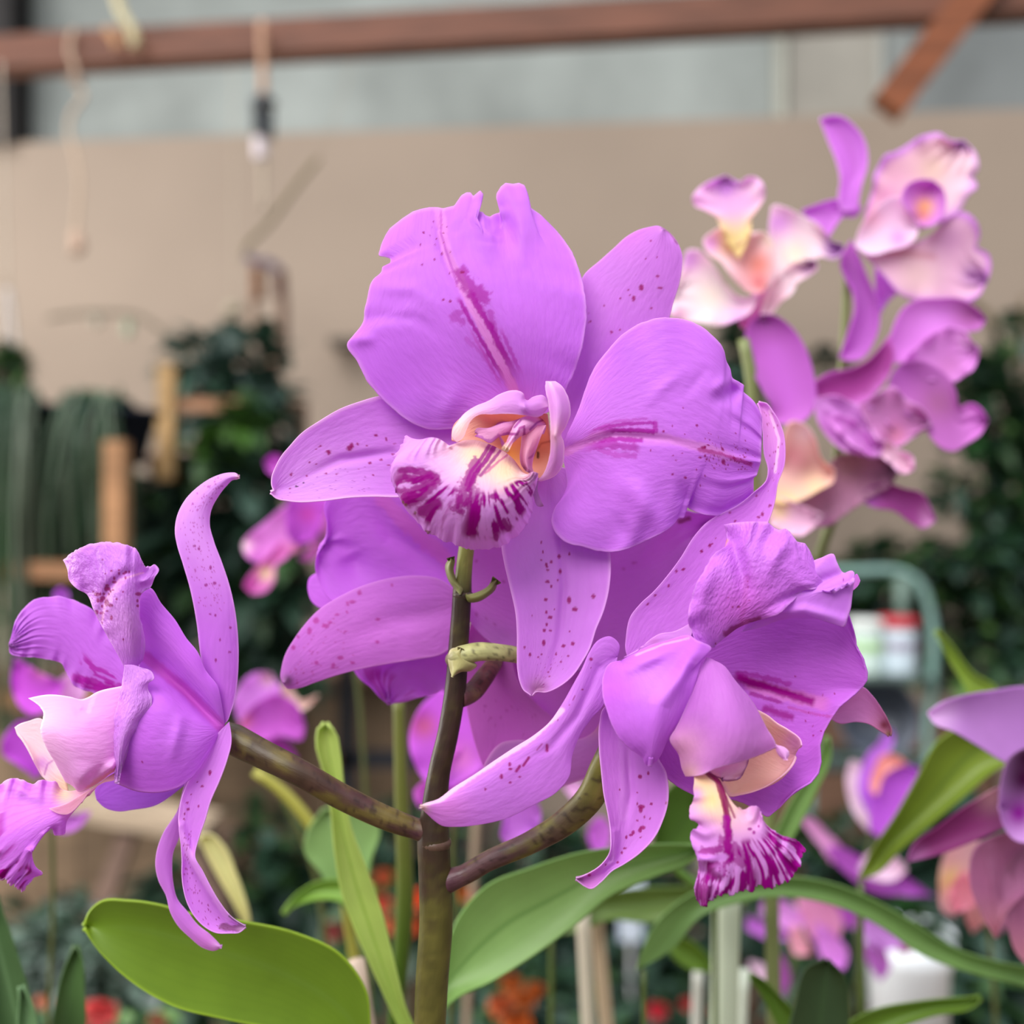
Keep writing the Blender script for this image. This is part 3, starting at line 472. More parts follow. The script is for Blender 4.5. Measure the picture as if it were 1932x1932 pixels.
petal(f2, 'petal', [(1172, 1246), (1150, 1252), (1138, 1275), (1137, 1313), (1147, 1347), (1162, 1384), (1187, 1412), (1212, 1431), (1219, 1443), (1226, 1446, .93), (1237, 1438), (1258, 1400), (1283, 1359), (1299, 1325), (1314, 1282), (1324, 1248), (1342, 1221), (1316, 1208), (1302, 1199), (1270, 1204), (1220, 1220)],
    9, D2 - .009, d=(4, -5, -2), cup=3.5, mid=[(1172, 1247), (1215, 1275), (1232, 1330), (1232, 1390), (1226, 1446)], seed=25, n=130, jit=.8,
    folds=[([(1320, 1215), (1290, 1270), (1245, 1330), (1236, 1440)], 15, -2.6), ([(1310, 1250), (1290, 1300)], 10, 1.5), ([(1190, 1260), (1290, 1215)], 12, -1.8)], label='front petal folded into a crescent',
    col=[base(lin(205, 114, 234), .05, 26), blob(1235, 1290, 45, lin(220, 150, 246), .6), blob(1160, 1300, 40, lin(200, 90, 222), .5), line([(1200, 1236), (1250, 1216), (1300, 1204)], 1.6, lin(240, 190, 244), .7), veins(12, .07), edge(lin(226, 160, 245), .02, .5)])
petal(f2, 'petal_fold', [(1178, 1240), (1205, 1228), (1225, 1208), (1245, 1196), (1270, 1192), (1302, 1176), (1304, 1200), (1270, 1206), (1225, 1218)], 5, D2 - .007, d=(2, 0, 0), n=50, seed=28, col=[base(lin(222, 156, 238), .04), blob(1235, 1212, 10, lin(200, 120, 190), .4), edge(lin(240, 196, 246), .1, .6)])
petal(f2, 'sepal', [(1165, 1240), (1168, 1215), (1152, 1201), (1130, 1207), (1112, 1230), (1099, 1259), (1081, 1292), (1060, 1329), (1037, 1362), (1006, 1388), (969, 1411), (930, 1437), (892, 1463), (855, 1486), (825, 1508), (800, 1516), (790, 1521), (806, 1536), (819, 1548), (832, 1557), (862, 1560), (898, 1557), (953, 1545), (1007, 1519), (1051, 1494), (1074, 1465), (1080, 1425), (1094, 1389), (1116, 1356), (1136, 1334), (1155, 1290)],
    16, D2 - .003, d=(3, -6, -9), cup=2.0, mid=[(1163, 1240), (1135, 1270), (1100, 1330), (1060, 1395), (1000, 1440), (930, 1480), (860, 1510), (790, 1521)], seed=26, n=130, rows=200, folds=[([(1130, 1260), (1090, 1350), (1040, 1410), (960, 1450)], 9, 1.2)],
    col=[base(lin(207, 130, 232), .05, 27), veins(6, .10, seed=4), midr(lin(190, 100, 215), .06, .1, .7, .3), blob(840, 1520, 50, lin(222, 140, 224), .6), line([(1060, 1340), (1000, 1395), (900, 1458), (830, 1508), (795, 1520)], 5, lin(244, 214, 238), .8, rag=.4), blob(797, 1524, 12, lin(225, 215, 200), .8),
         spots(c3 := T(840, 1000, .2588, [(1063, 942, 13), (470, 1708, 14), (475, 1742, 12), (410, 1797, 16), (475, 1840, 10), (543, 1800, 9), (293, 1890, 9), (1000, 1163, 7), (1062, 1005, 5), (820, 1385, 6), (905, 1275, 5)])), line(T(840, 1000, .2588, [(742, 1570), (742, 1608)]), 2.6, SPOT, .9, rag=.2), line(T(840, 1000, .2588, [(610, 1658), (570, 1718)]), 2.0, SPOT, .9, rag=.2), line(T(840, 1000, .2588, [(543, 1722), (518, 1758)]), 2.2, SPOT, .9, rag=.2), line(T(840, 1000, .2588, [(705, 1560), (668, 1605)]), 1, SPOT, .6, rag=.3), line(T(840, 1000, .2588, [(945, 1210), (930, 1240)]), 1, SPOT, .6)])
petal(f2, 'sepal', [(1200, 1330), (1165, 1330), (1141, 1335), (1132, 1364), (1131, 1407), (1135, 1454), (1140, 1498), (1148, 1537), (1153, 1576), (1151, 1609), (1137, 1630), (1112, 1648), (1094, 1656), (1087, 1658), (1095, 1665), (1103, 1671), (1114, 1676), (1132, 1664), (1153, 1643), (1176, 1630), (1207, 1609), (1236, 1578), (1251, 1547), (1260, 1516), (1261, 1485), (1257, 1459), (1241, 1430), (1225, 1380)],
    13, D2 + .001, d=(4, 0, -5), cup=-2.5, mid=[(1200, 1330), (1186, 1420), (1190, 1520), (1172, 1600), (1140, 1645), (1087, 1658)], seed=27, n=120, rows=170, folds=[([(1160, 1570), (1158, 1625), (1110, 1665)], 7, -2.0), ([(1185, 1400), (1190, 1500), (1172, 1590)], 8, 1.2)],
    col=[base(lin(206, 128, 228), .05, 28), veins(6, .1, seed=6), line([(1172, 1350), (1180, 1450), (1176, 1540)], 9, lin(216, 150, 236), .5, rag=.2), gv(lin(206, 130, 204), .8, .95, .6), blob(1090, 1657, 9, lin(90, 60, 70), .85),
         spots(c7([(570, 523, 16), (630, 498, 11), (580, 742, 20), (575, 765, 18), (652, 722, 11), (762, 715, 9), (550, 720, 8), (588, 895, 18), (570, 915, 16), (520, 930, 14), (505, 948, 12), (602, 817, 8), (550, 843, 9), (643, 828, 7), (470, 965, 11), (460, 1045, 10), (437, 1078, 10), (407, 1148, 9), (550, 638, 6), (422, 617, 7), (575, 965, 7), (200, 1240, 12), (320, 1165, 7)])), edge(lin(236, 190, 245), .04, .6)])
fan(f2, 'lip_throat', [c6([(1050, 1280), (1120, 1320), (1180, 1370), (1240, 1405), (1322, 1480), (1325, 1500)]), c6([(1000, 1400), (1060, 1440), (1130, 1480), (1200, 1530), (1270, 1570), (1300, 1540)]), c6([(850, 1500), (900, 1560), (980, 1600), (1080, 1640), (1200, 1680), (1272, 1605)]), c6([(700, 1580), (760, 1650), (850, 1745), (890, 1808), (950, 1800), (1080, 1762), (1200, 1690)])],
    D2 - .006, d=(2, 2, -4), dcol=[0, 8, 8, 0], n=70, seed=31, label='cream inside of the lip', col=[base(lin(240, 214, 190), .04), gv(lin(224, 176, 200), .55, .95, .5), blob(1500, 1400, 26, lin(216, 150, 220), .7), edge(lin(236, 190, 226), .05, .5)])
fan(f2, 'column', [c6([(800, 1560), (770, 1620), (740, 1650), (760, 1670), (800, 1700)]), c6([(870, 1560), (850, 1630), (830, 1680), (840, 1705)]), c6([(940, 1550), (940, 1620), (920, 1670), (880, 1690), (845, 1710)]), c6([(1010, 1540), (1003, 1610), (985, 1650), (965, 1690), (940, 1712)])],
    D2 - .010, d=(4, 0, -2), dcol=[2, -1, -1, 2], n=60, seed=32, label='frilled end of the column', ruf=.4, rf=3, col=[base(lin(232, 180, 214), .05), edge(lin(140, 40, 140), .10, .8), line(c6([(745, 1652), (790, 1685), (835, 1708)]), 3, MAG, .8, rag=.8)])
fan(f2, 'lip_tube', [c6([(750, 965), (690, 1090), (640, 1230), (600, 1320), (560, 1400), (525, 1460), (580, 1560), (602, 1650), (622, 1692)]), c6([(760, 968), (740, 1120), (710, 1260), (690, 1400), (680, 1550), (672, 1690)]), c6([(775, 972), (830, 1130), (860, 1300), (860, 1450), (850, 1560), (820, 1638)]), c6([(790, 978), (890, 1130), (960, 1280), (1010, 1420), (1020, 1530), (1000, 1590)]), c6([(800, 985), (850, 1012), (920, 1100), (1040, 1250), (1120, 1400), (1170, 1488), (1175, 1515)])],
    D2 - .012, d=(4, -4, -4), dcol=[6, 1, -3, -1, 5], n=110, seed=33, tipj=.6, label='pale lilac tube of the lip', col=[base(lin(196, 118, 212), .05, 29), gv(lin(204, 134, 208), .5, .95, .6), blob(1290, 1410, 40, lin(222, 168, 196), .7), blob(1300, 1460, 20, lin(244, 214, 190), .6), veins(14, .05), edge(lin(240, 198, 244), .015, .7)])
petal(f2, 'lip_curl', c6([(1170, 1500), (1175, 1540), (1195, 1570), (1230, 1592), (1248, 1575), (1252, 1540), (1235, 1520), (1205, 1505)]), 3, D2 - .0175, n=30, seed=34, cup=1.5, mt=M_LIP, label='curled corner of the lip tube', col=[base(lin(232, 180, 240)), edge(lin(246, 215, 246), .2, .6)])
fan(f2, 'lip_blade', [c7([(960, 495), (965, 560), (958, 620), (965, 660), (932, 760), (936, 830), (992, 868), (990, 890), (945, 920), (950, 1020), (975, 1080), (995, 1150), (985, 1250), (966, 1330), (975, 1400)]), c7([(990, 490), (1020, 620), (1020, 760), (1040, 900), (1060, 1030), (1050, 1200), (1020, 1350), (1028, 1462)]), c7([(1030, 488), (1090, 640), (1120, 800), (1150, 950), (1160, 1100), (1150, 1250), (1100, 1412)]), c7([(1060, 492), (1130, 620), (1180, 800), (1230, 960), (1260, 1120), (1260, 1260), (1240, 1388)]),
     c7([(1090, 500), (1160, 600), (1220, 760), (1320, 930), (1400, 1100), (1440, 1220), (1445, 1330)]), c7([(1120, 515), (1180, 610), (1240, 740), (1380, 900), (1500, 1050), (1570, 1180), (1618, 1305)]), c7([(1145, 540), (1200, 640), (1260, 730), (1380, 850), (1500, 960), (1620, 1090), (1720, 1208)]), c7([(1160, 560), (1210, 660), (1270, 742), (1330, 762), (1380, 737), (1440, 750), (1450, 800), (1500, 880), (1600, 950), (1720, 990), (1765, 1045)])],
    D2 - .016, d=(2, -4, -1), dcol=[2, 0, -2, -3, -2, -1, 0, 1], n=190, rows=190, seed=35, ruf=.9, rf=7, tipj=9, jit=1.6, jf=52, label='fringed lip blade with dark purple streaks',
    folds=[([(1305, 1620), (1330, 1622), (1360, 1622)], 9, -2.5), ([(1310, 1640), (1345, 1650), (1370, 1680)], 9, 2.2), ([(1345, 1640), (1360, 1665)], 9, -1.6)],
    col=[base(lin(216, 148, 232), .06, 31), blob(1325, 1480, 38, lin(242, 224, 160), .95), blob(1345, 1510, 30, lin(242, 224, 150), .95), blob(1375, 1530, 30, lin(240, 222, 160), .9), blob(1400, 1550, 34, lin(232, 190, 216), .8), blob(1312, 1500, 16, lin(206, 140, 226), .8),
         streaks(44, 6, .5, MAG, .60, 1.05, 1.0, seed=27, u0=.5, u1=1.05), streaks(40, 9, .45, MAG, .64, 1.05, 1.0, seed=37, u0=.12, u1=.55), streaks(26, 12, .5, MAG, .74, 1.05, .85, seed=47, u0=-.05, u1=.25),
         line(c7([(1040, 485), (1130, 560), (1170, 700), (1200, 830)]), 3.0, lin(130, 5, 70), .9, rag=.3), line(c7([(1080, 485), (1160, 570), (1190, 700), (1215, 830), (1215, 950)]), 4.4, lin(130, 5, 80), .95, rag=.3, seed=81), line(c7([(1150, 560), (1200, 680), (1260, 820)]), 1.8, lin(140, 20, 90), .8, rag=.7, seed=83),
         line(c7([(1200, 830), (1215, 960), (1210, 1080)]), 7.5, MAG, .95, rag=.6, seed=85), line(c7([(1030, 1070), (1120, 1060), (1150, 1050)]), 8, MAG, .85, rag=.8, seed=87), line(c7([(1180, 1000), (1290, 1080), (1330, 1140)]), 11, MAG, .7, rag=1.0, seed=89, soft=.2),
         line(c7([(1010, 1110), (1100, 1120), (1190, 1110)]), 6, lin(214, 140, 236), .9, rag=.4), blob(1358, 1640, 13, lin(206, 130, 222), .85), spots(c7([(1150, 1190, 7), (1180, 1180, 7), (1200, 1210, 7), (1190, 1240, 8), (1220, 1225, 6), (1150, 1210, 6), (1205, 1250, 7), (1370, 905, 14), (1400, 930, 13), (1435, 885, 9)]), col=MAG)])

# ---- flower 3: the one at the picture's edge, in profile
f3 = flower('flower in profile with its lip pointing sideways', 250, 1330, .3)
D3 = 0.302
c4 = lambda pts: T(0, 860, .2588, pts)
c5 = lambda pts: T(0, 1260, .2795, pts)
petal(f3, 'sepal', c4([(1590, 1960), (1540, 1880), (1500, 1700), (1460, 1450), (1430, 1200), (1380, 950), (1330, 780), (1290, 650), (1275, 560), (1290, 440), (1350, 320), (1450, 220), (1560, 152), (1680, 122), (1720, 125), (1748, 152), (1735, 170), (1700, 176), (1650, 222), (1590, 300), (1540, 400), (1530, 500), (1560, 620), (1620, 780), (1670, 930), (1710, 1100), (1735, 1300), (1740, 1500), (1727, 1680), (1690, 1850), (1640, 1950)]),
    15, D3, d=(2, 0, 4), cup=2.2, seed=41, n=110, rows=200, col=[base(lin(200, 118, 228), .04, 41), gv(lin(218, 160, 238), .3, .75, .9), gv(lin(190, 90, 215), .3, .0, .5), rspots(150, .12, .8, .42, .93, .8, 2.2, seed=11, col=lin(170, 70, 160), s=.75), spots(c4([(1680, 1252, 10), (1604, 1342, 9), (1675, 1430, 10), (1573, 1490, 11), (1565, 928, 13), (1502, 942, 12), (1535, 815, 12), (1417, 658, 10), (1450, 678, 11), (1570, 1163, 9), (1533, 1153, 8)]), col=lin(150, 40, 130)), blob(450, 899, 6, lin(214, 210, 150), .9), edge(lin(232, 185, 245), .06, .6)])
petal(f3, 'petal', [(250, 1305), (245, 1240), (200, 1185), (171, 1147), (150, 1137), (124, 1127), (102, 1125), (78, 1127), (59, 1134), (41, 1152), (28, 1173), (24, 1194), (19, 1217), (22, 1233), (34, 1238), (65, 1240), (98, 1246), (116, 1253), (127, 1274), (142, 1295), (165, 1305), (186, 1309), (225, 1310)],
    12, D3 + .012, d=(0, 4, 6), cup=2, seed=42, n=110, jit=2, jf=24, ruf=.6, label='petal on the far side', col=[base(lin(196, 112, 226), .05, 42), veins(12, .08), streaks(20, 16, .5, DEEP, .12, .42, .8, seed=57, u0=.55, u1=.95), line([(140, 1280), (180, 1297), (225, 1295)], 7, DEEP, .7, rag=.9), edge(lin(214, 150, 240), .03, .6)])
petal(f3, 'petal', [(392, 1415), (330, 1430), (250, 1440), (200, 1465), (179, 1490), (182, 1509), (196, 1523), (223, 1531), (251, 1528), (293, 1520), (335, 1492), (370, 1460)], 5, D3 + .010, d=(0, 4, 4), seed=43, n=60, label='sepal showing under the folded petal', col=[base(lin(186, 112, 232), .05)])
petal(f3, 'sepal', [(372, 1430), (345, 1490), (335, 1528), (307, 1573), (296, 1604), (293, 1632), (299, 1662), (313, 1690), (321, 1721), (335, 1746), (358, 1769), (386, 1790), (405, 1794), (419, 1786), (397, 1763), (372, 1743), (355, 1721), (335, 1696), (327, 1665), (325, 1637), (327, 1609), (337, 1584), (352, 1540), (385, 1460)],
    13, D3 + .007, d=(0, 2, 3), cup=1.2, seed=44, n=60, rows=130, col=[base(lin(206, 130, 228), .04, 44), gv(lin(206, 130, 204), .75, 1, .6), edge(lin(232, 190, 244), .08, .6)])
petal(f3, 'sepal', [(432, 1362), (398, 1400), (378, 1440), (356, 1474), (344, 1503), (338, 1534), (337, 1562), (341, 1595), (344, 1623), (344, 1651), (347, 1679), (355, 1707), (372, 1735), (391, 1752), (405, 1759), (436, 1760), (450, 1759), (463, 1748), (436, 1730), (414, 1702), (397, 1671), (383, 1643), (368, 1615), (376, 1576), (386, 1548), (397, 1511), (414, 1472), (428, 1433), (436, 1400)],
    17, D3 + .001, d=(0, -4, -4), cup=-1.5, seed=45, n=90, rows=190, folds=[([(341, 1560), (362, 1620), (400, 1690), (440, 1745)], 9, -2.2)],
    col=[base(lin(207, 130, 230), .04, 45), line([(342, 1520), (342, 1570), (360, 1618), (392, 1672), (430, 1732)], 6, lin(222, 158, 240), .7, rag=.3), rspots(70, .12, .6, .48, .93, .8, 2.1, seed=21, col=lin(150, 40, 130)), spots(c5([(1418, 703, 12), (1416, 715, 10), (1365, 800, 9), (1340, 935, 8), (1270, 955, 11), (1264, 910, 9), (1246, 985, 7), (1243, 1022, 7), (1332, 770, 6), (1290, 855, 6)]), col=lin(150, 20, 110)), line([(420, 1748), (440, 1752), (462, 1748)], 6, lin(110, 50, 90), .8, rag=.5), line([(434, 1728), (462, 1747)], 2.4, lin(50, 40, 30), .9), edge(lin(234, 190, 245), .05, .6)])
fan(f3, 'lip_lobe', [c5([(420, 560), (330, 400), (270, 342), (190, 360), (130, 380), (97, 402)]), c5([(430, 640), (330, 520), (230, 460), (160, 450), (115, 430)]), c5([(440, 770), (380, 730), (310, 660), (250, 600), (210, 540), (150, 470)]), c5([(460, 860), (420, 830), (370, 790), (310, 760), (270, 700), (230, 620)])],
    D3 + .006, d=(0, 2, 0), n=60, seed=46, label='white far lobe of the lip', col=[base(lin(246, 232, 232), .03), blob(80, 1440, 14, lin(214, 150, 230), .7), blob(125, 1485, 26, lin(240, 228, 170), .8), line(c5([(300, 720), (320, 650), (380, 610)]), 1.2, lin(170, 60, 180), .6)])
fan(f3, 'lip_blade', [[(160, 1484), (130, 1492), (112, 1485), (108, 1476), (90, 1473), (73, 1472), (64, 1479), (42, 1471), (20, 1468), (-5, 1484), (-34, 1500)], [(165, 1486), (120, 1505), (70, 1505), (10, 1520), (-50, 1550)], [(168, 1487), (115, 1525), (60, 1550), (0, 1600), (-40, 1640)], [(170, 1488), (125, 1535), (70, 1575), (30, 1620), (-5, 1655)], [(174, 1488), (140, 1530), (90, 1568), (60, 1610), (40, 1650), (22, 1668)],
     [(182, 1482), (165, 1498), (151, 1517), (134, 1534), (124, 1553), (121, 1575), (112, 1577), (103, 1576), (98, 1560), (92, 1568), (73, 1571), (63, 1590), (61, 1615), (67, 1634), (80, 1649), (64, 1657), (53, 1668), (45, 1684)]],
    D3 - .004, d=(4, -3, 0), dcol=[6, 2, -3, -3, -2, 2], n=150, seed=47, ruf=.9, rf=7, tipj=8, jit=1.4, jf=40, label='frilled magenta-edged blade of the lip',
    folds=[([(20, 1480), (60, 1500), (110, 1520)], 12, -1.5)],
    col=[base(lin(212, 124, 236), .05, 47), gv(lin(232, 180, 210), .35, .1, .9), blob(120, 1498, 22, lin(240, 226, 160), .9), blob(60, 1510, 50, lin(220, 150, 236), .5), veins(24, .25, col=lin(200, 70, 220)), streaks(14, 6, .5, MAG, .8, 1.02, 1.0, seed=67, u0=.3, u1=.95), streaks(16, 4, .55, DEEP, .7, .9, .7, seed=69, u0=.15, u1=.5), edge(lin(240, 200, 245), .02, .6)])
fan(f3, 'lip_tube', [c5([(960, 100), (810, 125), (640, 170), (600, 195), (550, 212), (480, 196), (330, 180), (190, 205)]), c5([(960, 220), (800, 260), (640, 290), (480, 300), (350, 290), (290, 300)]), c5([(940, 380), (780, 430), (620, 450), (460, 430), (350, 400), (272, 425)]), c5([(920, 520), (780, 590), (650, 620), (500, 600), (400, 560), (300, 515)]), c5([(900, 640), (780, 690), (650, 740), (560, 780), (450, 700), (370, 640)]), c5([(890, 720), (780, 700), (690, 760), (610, 810), (530, 836), (490, 800), (440, 772)])],
    D3 - .003, d=(0, -6, -4), dcol=[5, 0, -4, -4, -1, 4], n=110, seed=48, label='pale pink tube of the lip', tipj=1, folds=[([(170, 1340), (150, 1345), (130, 1315)], 9, 1.0), ([(190, 1450), (165, 1475), (145, 1500)], 8, 2.0)],
    col=[base(lin(226, 166, 230), .05, 48), gv(lin(240, 206, 236), .5, 1.0, .7), line(c5([(780, 700), (690, 760), (600, 830)]), 8, lin(222, 160, 180), .8), edge(lin(250, 232, 246), .03, .8), line(c5([(640, 180), (600, 290)]), 4, lin(240, 200, 246), .5)])
petal(f3, 'lip_keel', c5([(790, 700), (720, 740), (640, 800), (540, 860), (440, 920), (330, 950), (380, 980), (450, 990), (540, 915), (600, 845), (700, 775), (780, 750)]), 5, D3 - .006, n=40, seed=49, d=(0, -2, -2), mt=M_LIP, col=[base(lin(228, 170, 196)), gv(lin(226, 160, 216), .6, 1, .6), edge(lin(245, 216, 235), .1, .6)])
fan(f3, 'petal', [[(424, 1362), (418, 1326), (411, 1295), (388, 1264), (373, 1230), (352, 1204), (331, 1170), (305, 1139), (281, 1108), (262, 1112)], [(424, 1366), (395, 1310), (340, 1240), (290, 1190), (262, 1160)], [(423, 1370), (380, 1330), (325, 1280), (282, 1240), (262, 1215)], [(422, 1373), (365, 1365), (310, 1330), (275, 1310), (262, 1290)], [(420, 1377), (360, 1400), (310, 1400), (260, 1395), (240, 1380)], [(416, 1382), (391, 1428), (363, 1467), (341, 1484), (307, 1495), (268, 1495), (253, 1492), (235, 1485), (218, 1478)]],
    D3 + .001, d=(0, -6, -4), dcol=[4, 2, 5, -3, -5, 0], mt=M_PETAL, n=120, seed=50, folds=[([(415, 1375), (345, 1300), (275, 1245)], 10, 2.4), ([(340, 1360), (320, 1450)], 12, -1)],
    col=[base(lin(203, 110, 234), .05, 51), line([(418, 1372), (350, 1302), (275, 1240)], 10, lin(200, 70, 190), .55, rag=.2), blob(350, 1400, 50, lin(214, 136, 246), .5), veins(16, .05), edge(lin(222, 156, 244), .02, .5), spots(c5([(960, 634, 8)]))])
fan(f3, 'petal_fold', [[(236, 1262), (222, 1235), (207, 1209), (190, 1178), (176, 1150), (163, 1121), (145, 1111), (130, 1094), (127, 1075), (119, 1057)], [(242, 1262), (222, 1200), (198, 1135), (178, 1085), (145, 1037)], [(248, 1262), (232, 1190), (214, 1125), (202, 1075), (190, 1023)], [(253, 1260), (246, 1185), (236, 1125), (230, 1075), (228, 1025)], [(258, 1258), (258, 1190), (253, 1135), (252, 1085), (256, 1036)], [(263, 1253), (266, 1190), (262, 1140), (266, 1095), (279, 1070)], [(270, 1245), (274, 1222), (269, 1183), (259, 1145), (262, 1119), (284, 1108), (292, 1090), (300, 1074), (292, 1064)]],
    D3 - .005, d=(0, -5, -1), dcol=[5, 0, -3, -5, -3, 0, 3], mt=M_CRINK, n=140, seed=52, ruf=.5, rf=5, tipj=3, jf=30, label='crinkled spotted fold of the near petal',
    folds=[([(192, 1150), (205, 1110), (235, 1082), (275, 1075)], 9, 2.2), ([(165, 1118), (150, 1080)], 9, 1.5), ([(262, 1100), (290, 1085)], 7, -2)],
    col=[base(lin(208, 132, 234), .05, 53), blob(180, 1070, 40, lin(196, 112, 228), .6), blob(230, 1170, 50, lin(218, 158, 236), .7), veins(20, .15, seed=6), line([(193, 1170), (200, 1130), (225, 1095), (270, 1080)], 1.6, lin(236, 180, 220), .7),
         spots(T(0, 620, .3209, [(655, 1425, 7), (672, 1468, 9), (672, 1490, 11), (700, 1440, 8), (740, 1432, 9), (728, 1440, 8), (738, 1465, 8), (630, 1510, 9), (625, 1530, 14), (640, 1530, 11), (570, 1562, 14), (575, 1598, 11), (605, 1585, 15), (595, 1600, 12), (628, 1612, 17), (650, 1627, 12), (600, 1632, 8), (565, 1668, 15), (595, 1673, 10), (655, 1700, 11), (665, 1538, 7), (723, 1547, 6), (685, 1590, 7), (813, 1560, 14), (808, 1600, 8), (810, 1630, 9), (548, 1548, 6), (600, 1730, 6), (630, 1660, 6), (725, 1828, 6), (603, 1358, 5), (620, 1440, 5), (590, 1560, 8), (610, 1560, 8), (640, 1560, 7), (650, 1545, 7), (700, 1420, 6), (760, 1430, 7)]), col=lin(150, 20, 110)), edge(lin(230, 180, 244), .03, .6)])
fan(f3, 'petal_fold', [c5([(840, -20), (830, 60), (820, 120), (790, 250), (750, 400), (745, 560), (768, 680), (785, 778)]), c5([(900, -20), (910, 100), (890, 250), (840, 400), (810, 560), (800, 680), (788, 780)]), c5([(960, 0), (1028, 30), (1042, 70), (1000, 110), (1000, 140), (1025, 200), (1020, 270), (970, 360), (950, 400), (900, 480), (870, 560), (830, 680), (795, 782)])],
    D3 - .008, d=(0, -2, 0), dcol=[3, -2, 3], mt=M_CRINK, n=80, rows=130, seed=54, ruf=.5, rf=5, jit=1.2, jf=24, label='pale scalloped rim of the near petal', col=[base(lin(212, 142, 236), .05, 55), veins(8, .08), edge(lin(232, 180, 246), .08, .7), rspots(12, .2, .8, .1, .6, .4, .9, seed=77)])

# ---- flower 4: behind the stalk, facing away
f4 = flower('flower behind the stalk, seen from the back', 900, 1150, .335)
D4 = 0.330
petal(f4, 'petal', [(885, 1095), (880, 1060), (860, 1000), (780, 930), (700, 905), (640, 912), (616, 940), (611, 958), (616, 985), (616, 1016), (606, 1035), (598, 1052), (596, 1072), (602, 1098), (613, 1120), (640, 1145), (720, 1160), (800, 1140)], 10, D4, d=(0, 3, 4), cup=-3, seed=61, n=90, ruf=.8, rf=3, folds=[([(840, 1080), (740, 1010), (690, 930)], 20, 2.5), ([(660, 1040), (690, 1110)], 26, 3)],
      col=[base(lin(204, 118, 232), .05, 61), line([(870, 1080), (790, 1010), (720, 940)], 14, lin(216, 120, 206), .5), blob(690, 1060, 50, lin(192, 100, 224), .4)])
petal(f4, 'petal', [(640, 1130), (600, 1080), (584, 1090), (580, 1110), (588, 1135), (605, 1148), (650, 1140)], 3, D4 + .012, seed=62, n=40, label='petal corner showing behind', col=[base(lin(214, 132, 240))])
petal(f4, 'petal', [(870, 1190), (800, 1180), (700, 1190), (660, 1230), (669, 1268), (685, 1285), (700, 1296), (716, 1314), (734, 1328), (762, 1325), (788, 1317), (827, 1306), (845, 1290), (860, 1240)], 8, D4 + .008, d=(0, 2, 4), seed=63, n=90, ruf=1.2, rf=3, tipj=2, mt=M_LIP, label='ruffled lip hanging below the sepal', folds=[([(700, 1290), (760, 1240), (830, 1240)], 14, 2.5)],
      col=[base(lin(200, 110, 226), .05, 63), streaks(18, 3, .5, DEEP, .72, 1.0, .6, seed=77, u0=.1, u1=.9), edge(lin(214, 130, 240), .05, .5)])
petal(f4, 'sepal', [(880, 1135), (862, 1118), (848, 1104), (830, 1093), (785, 1086), (739, 1090), (682, 1106), (636, 1128), (602, 1150), (575, 1178), (554, 1207), (538, 1235), (531, 1260), (529, 1278), (534, 1290), (541, 1299), (560, 1299), (594, 1288), (633, 1275), (669, 1265), (736, 1252), (788, 1244), (840, 1231), (872, 1190)],
      14, D4 - .006, d=(0, -2, 1), cup=2, seed=64, n=120, folds=[([(860, 1150), (740, 1170), (600, 1230)], 22, 1.2)], col=[base(lin(205, 122, 220), .05, 64), blob(780, 1110, 60, lin(196, 104, 218), .5), veins(7, .1), blob(542, 1284, 10, lin(70, 30, 50), .9), edge(lin(226, 160, 236), .05, .5),
         spots(T(420, 820, .2278, [(775, 1540, 26), (1135, 1308, 20), (1075, 1385, 20), (1035, 1400, 18), (860, 1585, 22), (890, 1555, 16), (720, 1625, 24), (950, 1490, 15), (625, 1675, 15), (585, 1765, 20), (975, 1848, 22), (915, 1915, 20), (1285, 1530, 16), (1280, 1718, 16), (1030, 1470, 12), (1018, 1630, 10), (1405, 1245, 12), (775, 1890, 18), (1080, 1890, 14), (835, 1580, 14)]), col=lin(176, 50, 150), s=.75), rspots(40, .2, .9, .6, .95, 1.2, 3, seed=23, col=lin(176, 60, 150), s=.5)])
petal(f4, 'petal', [(878, 1100), (890, 1030), (950, 985), (1060, 960), (1200, 950), (1280, 958), (1310, 966), (1345, 970), (1362, 985), (1340, 1010), (1310, 1050), (1290, 1120), (1260, 1175), (1215, 1230), (1140, 1262), (1040, 1262), (960, 1232), (918, 1207), (886, 1171)], 8, D4, d=(0, 2, 5), cup=-3, seed=65, n=100, ruf=.8, rf=3, folds=[([(1300, 968), (1240, 1010), (1180, 1090)], 16, -2), ([(1335, 975), (1290, 1020)], 10, 2)],
      col=[base(lin(204, 128, 220), .05, 65), blob(1290, 970, 30, lin(200, 110, 220), .6), blob(1180, 1080, 80, lin(196, 120, 214), .5), line([(1283, 984), (1300, 978)], 4, lin(120, 30, 60), .7), spots([(899, 1058, 3), (949, 1098, 3), (899, 1159, 3.5), (919, 1169, 3), (1197, 1062, 3.5), (1178, 1073, 2.5), (935, 1180, 3)], col=lin(160, 60, 150), s=.6)])
petal(f4, 'sepal', [(895, 1150), (878, 1240), (881, 1334), (890, 1380), (902, 1420), (914, 1450), (930, 1478), (975, 1480), (1010, 1440), (1040, 1400), (1045, 1360), (1020, 1335), (985, 1300), (950, 1200)], 6, D4 + .001, d=(0, 2, 2), cup=-1.5, seed=66, n=70, col=[base(lin(200, 112, 206), .05, 66), rspots(26, .1, .8, .4, .95, 1.6, 3.6, seed=29, col=lin(160, 60, 150), s=.5)])
